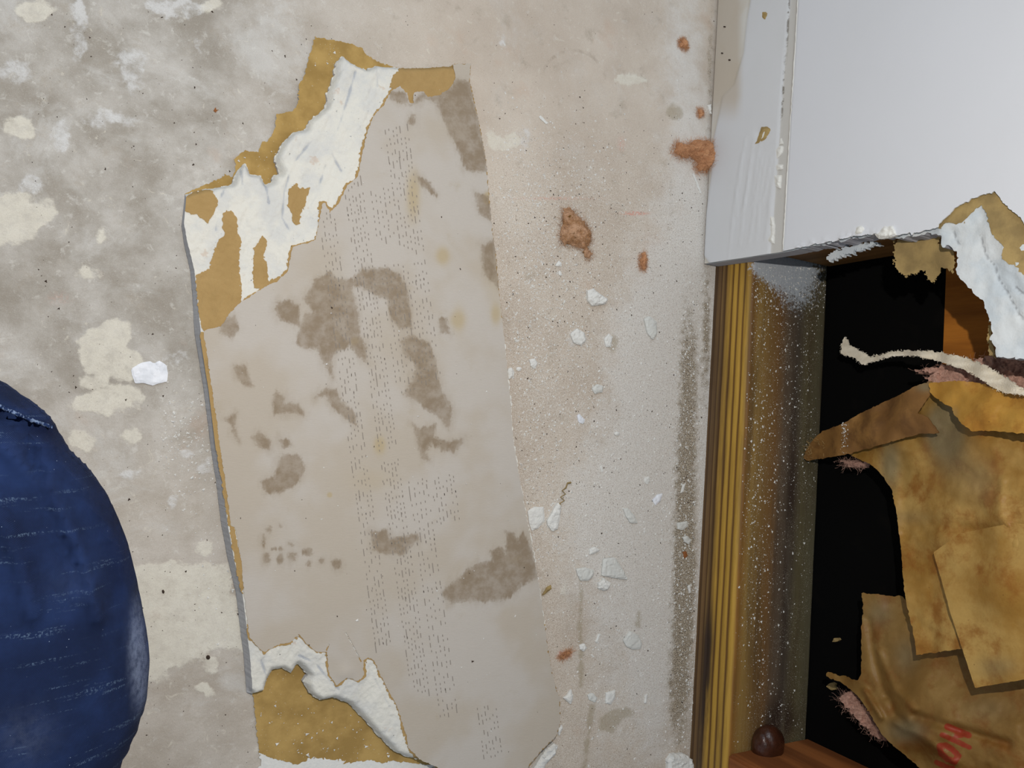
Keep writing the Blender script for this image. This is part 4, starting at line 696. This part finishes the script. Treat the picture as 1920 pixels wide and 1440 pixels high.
# fibre tufts
def tuft(name, lab, poly, h, mat, n, L, z0=0.):
    P = np.array(poly, float); cx, cy = P.mean(0); w = on_z(np.array([cx]), np.array([cy]), z0)[0]; t_ = thing(name, lab, 'insulation', w)
    a, b, t = grid(np.arange(P[:,0].min()-5, P[:,0].max()+5, 1.6), np.arange(P[:,1].min()-5, P[:,1].max()+5, 1.6)); f = sdf(a, b, P)-2+4*fbm(a/4, b/4, 3, cx % 11)
    c, t = clip(np.stack([a, b, np.clip(f, 0, 99)], 1), t, f); V = on_z(c[:,0], c[:,1], z0); s = np.sqrt(np.clip(c[:,2]/(c[:,2].max()*.7), 0, 1)); V[:,2] = z0+.0002+h*s*(1+.4*fbm(c[:,0]/6, c[:,1]/6, 3, 3))
    off = np.zeros((len(V),3)); off[:,2] = -(V[:,2]-z0-.0001); put('wool', solid('wool', V, t, off, [mat]), t_)
    n = n*9; p = sample(n, lambda u, v: np.where(sdf(u, v, P) > -1.5, .9, 0), (P[:,0].min(), P[:,1].min(), P[:,0].max(), P[:,1].max())); q = on_z(p[:,0], p[:,1], z0+h*.3); q[:, 2] = z0+.0002+h*1.15*rng.uniform(0, 1, n)*np.sqrt(np.clip(sdf(p[:,0], p[:,1], P)/8, .05, 1))
    fibres('fibres', lambda i: q[i], n, L*.7, .00006, mat, t_, z0+.0001); return t_
zt5 = lambda *p: Z(.27778, 860, 0, p); zt6 = lambda *p: Z(.27778, 880, 380, p)
tuft('fibre_tuft','large orange-pink glass wool tuft lying against the wall base', zt5((1445,1030),(1470,950),(1530,985),(1590,945),(1680,945),(1730,980),(1738,1080),(1730,1140),(1670,1165),(1610,1160),(1600,1100),(1560,1065),(1500,1070)), .009, FIBRE, 260, .008)
tuft('fibre_tuft','small orange glass wool tuft near the wall base at the top', zt5((1482,270),(1520,250),(1545,290),(1555,330),(1525,345),(1485,315)), .003, FIBRE, 70, .004)
tuft('fibre_tuft','faint small orange tuft at the wall base above the large tuft', zt5((1605,735),(1640,725),(1660,770),(1625,800),(1605,765)), .002, FIBRE, 40, .004)
m = Mt('brown_wool', .95, .1); c = m.mix(m.ss(m.noise(140, 5, .7), .4, .6), lin(160,120,86), lin(192,154,124)); c = m.mix(m.ss(m.noise(200, 3), .6, .68), c, lin(110,80,40)); m.bump(m.noise(900, 4), .001, .8); BW = m.col(c)
tuft('fibre_tuft','dull brown-pink glass wool mat on the floor between the offcut and the wall', zt6((630,35),(680,30),(740,95),(790,140),(830,210),(825,270),(800,300),(830,350),(815,390),(780,380),(760,320),(690,295),(620,285),(600,220),(625,130)), .004, BW, 170, .007)
tuft('fibre_tuft','small upright pink glass wool tuft right of the brown-pink mat', zt6((1165,335),(1185,330),(1200,380),(1195,430),(1175,465),(1150,435),(1142,385)), .003, FIBRE, 70, .005)
tuft('fibre_tuft','faint pink wool wisp on the floor near the lower right of the offcut', Z(.25,960,1080,[(345,610),(400,570),(450,550),(430,590),(380,625)]), .0012, FIBRE, 50, .006)

# ------------------------------------------------------------------ knee in jeans
Z0 = .150
sil = [(220,1440),(240,1400),(262,1350),(275,1300),(280,1235),(277,1190),(266,1130),(255,1075),(240,1015),(222,970),(200,925),(165,878),(130,845),(108,805),(90,778),(55,750),(0,713)]
q = on_z(np.array([s[0] for s in sil], float), np.array([s[1] for s in sil], float), Z0)[:, :2]
d0 = q[0]-q[1]; d1 = q[-1]-q[-2]
KP = [tuple(p) for p in q]+[tuple(q[-1]+np.array([-.05, .035])), (-.22, .08), (-.34, .02), (-.34, -.30), (-.20, -.32), (-.06, -.30), tuple(q[0]+np.array([-.03, -.045]))]
kx = np.arange(-.345, .09, .0022); ky = np.arange(-.34, .12, .0022); KX, KY, KT = grid(kx, ky); f = sdf(KX, KY, KP)
KU, KV = proj(np.stack([KX, KY, np.full(KX.shape, Z0)], 1)); R_ = .062
bul = np.sqrt(np.clip(1-(1-np.clip(f/R_, 0, 1))**2, 0, 1)); zt = Z0+.045*bul+np.clip(-KX-.09, 0, 1)*.25*bul
fold = 0*KX
for l, a, w in (([(0,775),(60,797),(110,815)], -.004, 9), ([(30,765),(70,782),(100,792)], .002, 8), ([(20,830),(90,900),(140,1000),(160,1060),(180,1120)], .0018, 12), ([(100,830),(150,900),(200,990)], .0015, 10), ([(60,850),(110,960),(150,1060)], -.0014, 10), ([(0,900),(50,1010),(70,1100)], .0014, 14), ([(60,820),(80,880)], -.0018, 6), ([(180,960),(205,1040),(215,1100)], -.001, 9)): fold = fold+a*np.exp(-(pdist(KU, KV, l)/w)**2)
zt = zt+fold*3.4*np.clip(f/.01, 0, 1)+.0012*fbm(KX*35, KY*35, 2, 2)*bul
worn = blob(KU, KV, [(252,1180,16,70,1.0), (262,1260,18,60,.8), (60,1300,60,60,.25), (130,1060,60,50,.12)]); dark = blob(KU, KV, [(90,800,60,12,.8), (100,830,30,30,.5), (200,930,40,60,.5), (225,1040,30,80,.6), (60,1250,20,60,.4)])  # dark patch below the seam fold is its shadow, put into the denim colour
c, t = clip(np.stack([KX, KY, zt, worn, dark, bul], 1), KT, f-.0002)
zb = np.where(True, np.clip(Z0-(Z0-.0005)*np.clip(c[:, 5]*1.0, 0, 1), .0005, 1), 0)
pr = thing('person', 'person kneeling at the left edge, only a knee in dark blue jeans in view', 'person', (-.1, -.15, 0))
V = c[:, :3].copy(); n = len(V); VB = V.copy(); VB[:, 2] = zb; E = boundary(t)
VV = np.concatenate([V, VB]); a_, b_ = E[:, 0], E[:, 1]; TT = np.concatenate([t, t[:, ::-1]+n, np.stack([b_, a_, a_+n], 1), np.stack([b_, a_+n, b_+n], 1)])
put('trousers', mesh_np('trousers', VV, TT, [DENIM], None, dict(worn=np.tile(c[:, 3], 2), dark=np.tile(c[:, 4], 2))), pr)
# seam stitching along the leg
def ksurf(u, v):
    z = Z0
    for _ in range(12):
        p = on_z(np.array([u]), np.array([v]), z)[0]; i = np.argmin((KX-p[0])**2+(KY-p[1])**2); z = zt[i]
    return p+np.array([0, 0, z-p[2]])
sl = [(-40,745),(0,762),(30,775),(60,788),(88,797),(100,803)]; sp_ = []
for (a0, b0), (a1, b1) in zip(sl[:-1], sl[1:]):
    for k in range(8): sp_.append(ksurf(a0+(a1-a0)*k/8, b0+(b1-b0)*k/8)+np.array([0, 0, .0004]))
put('seam', tube(np.array(sp_), .0007+.0003*np.sin(np.arange(len(sp_))*1.9)*.5, THREAD, 'seam', None, flat=.6), pr)
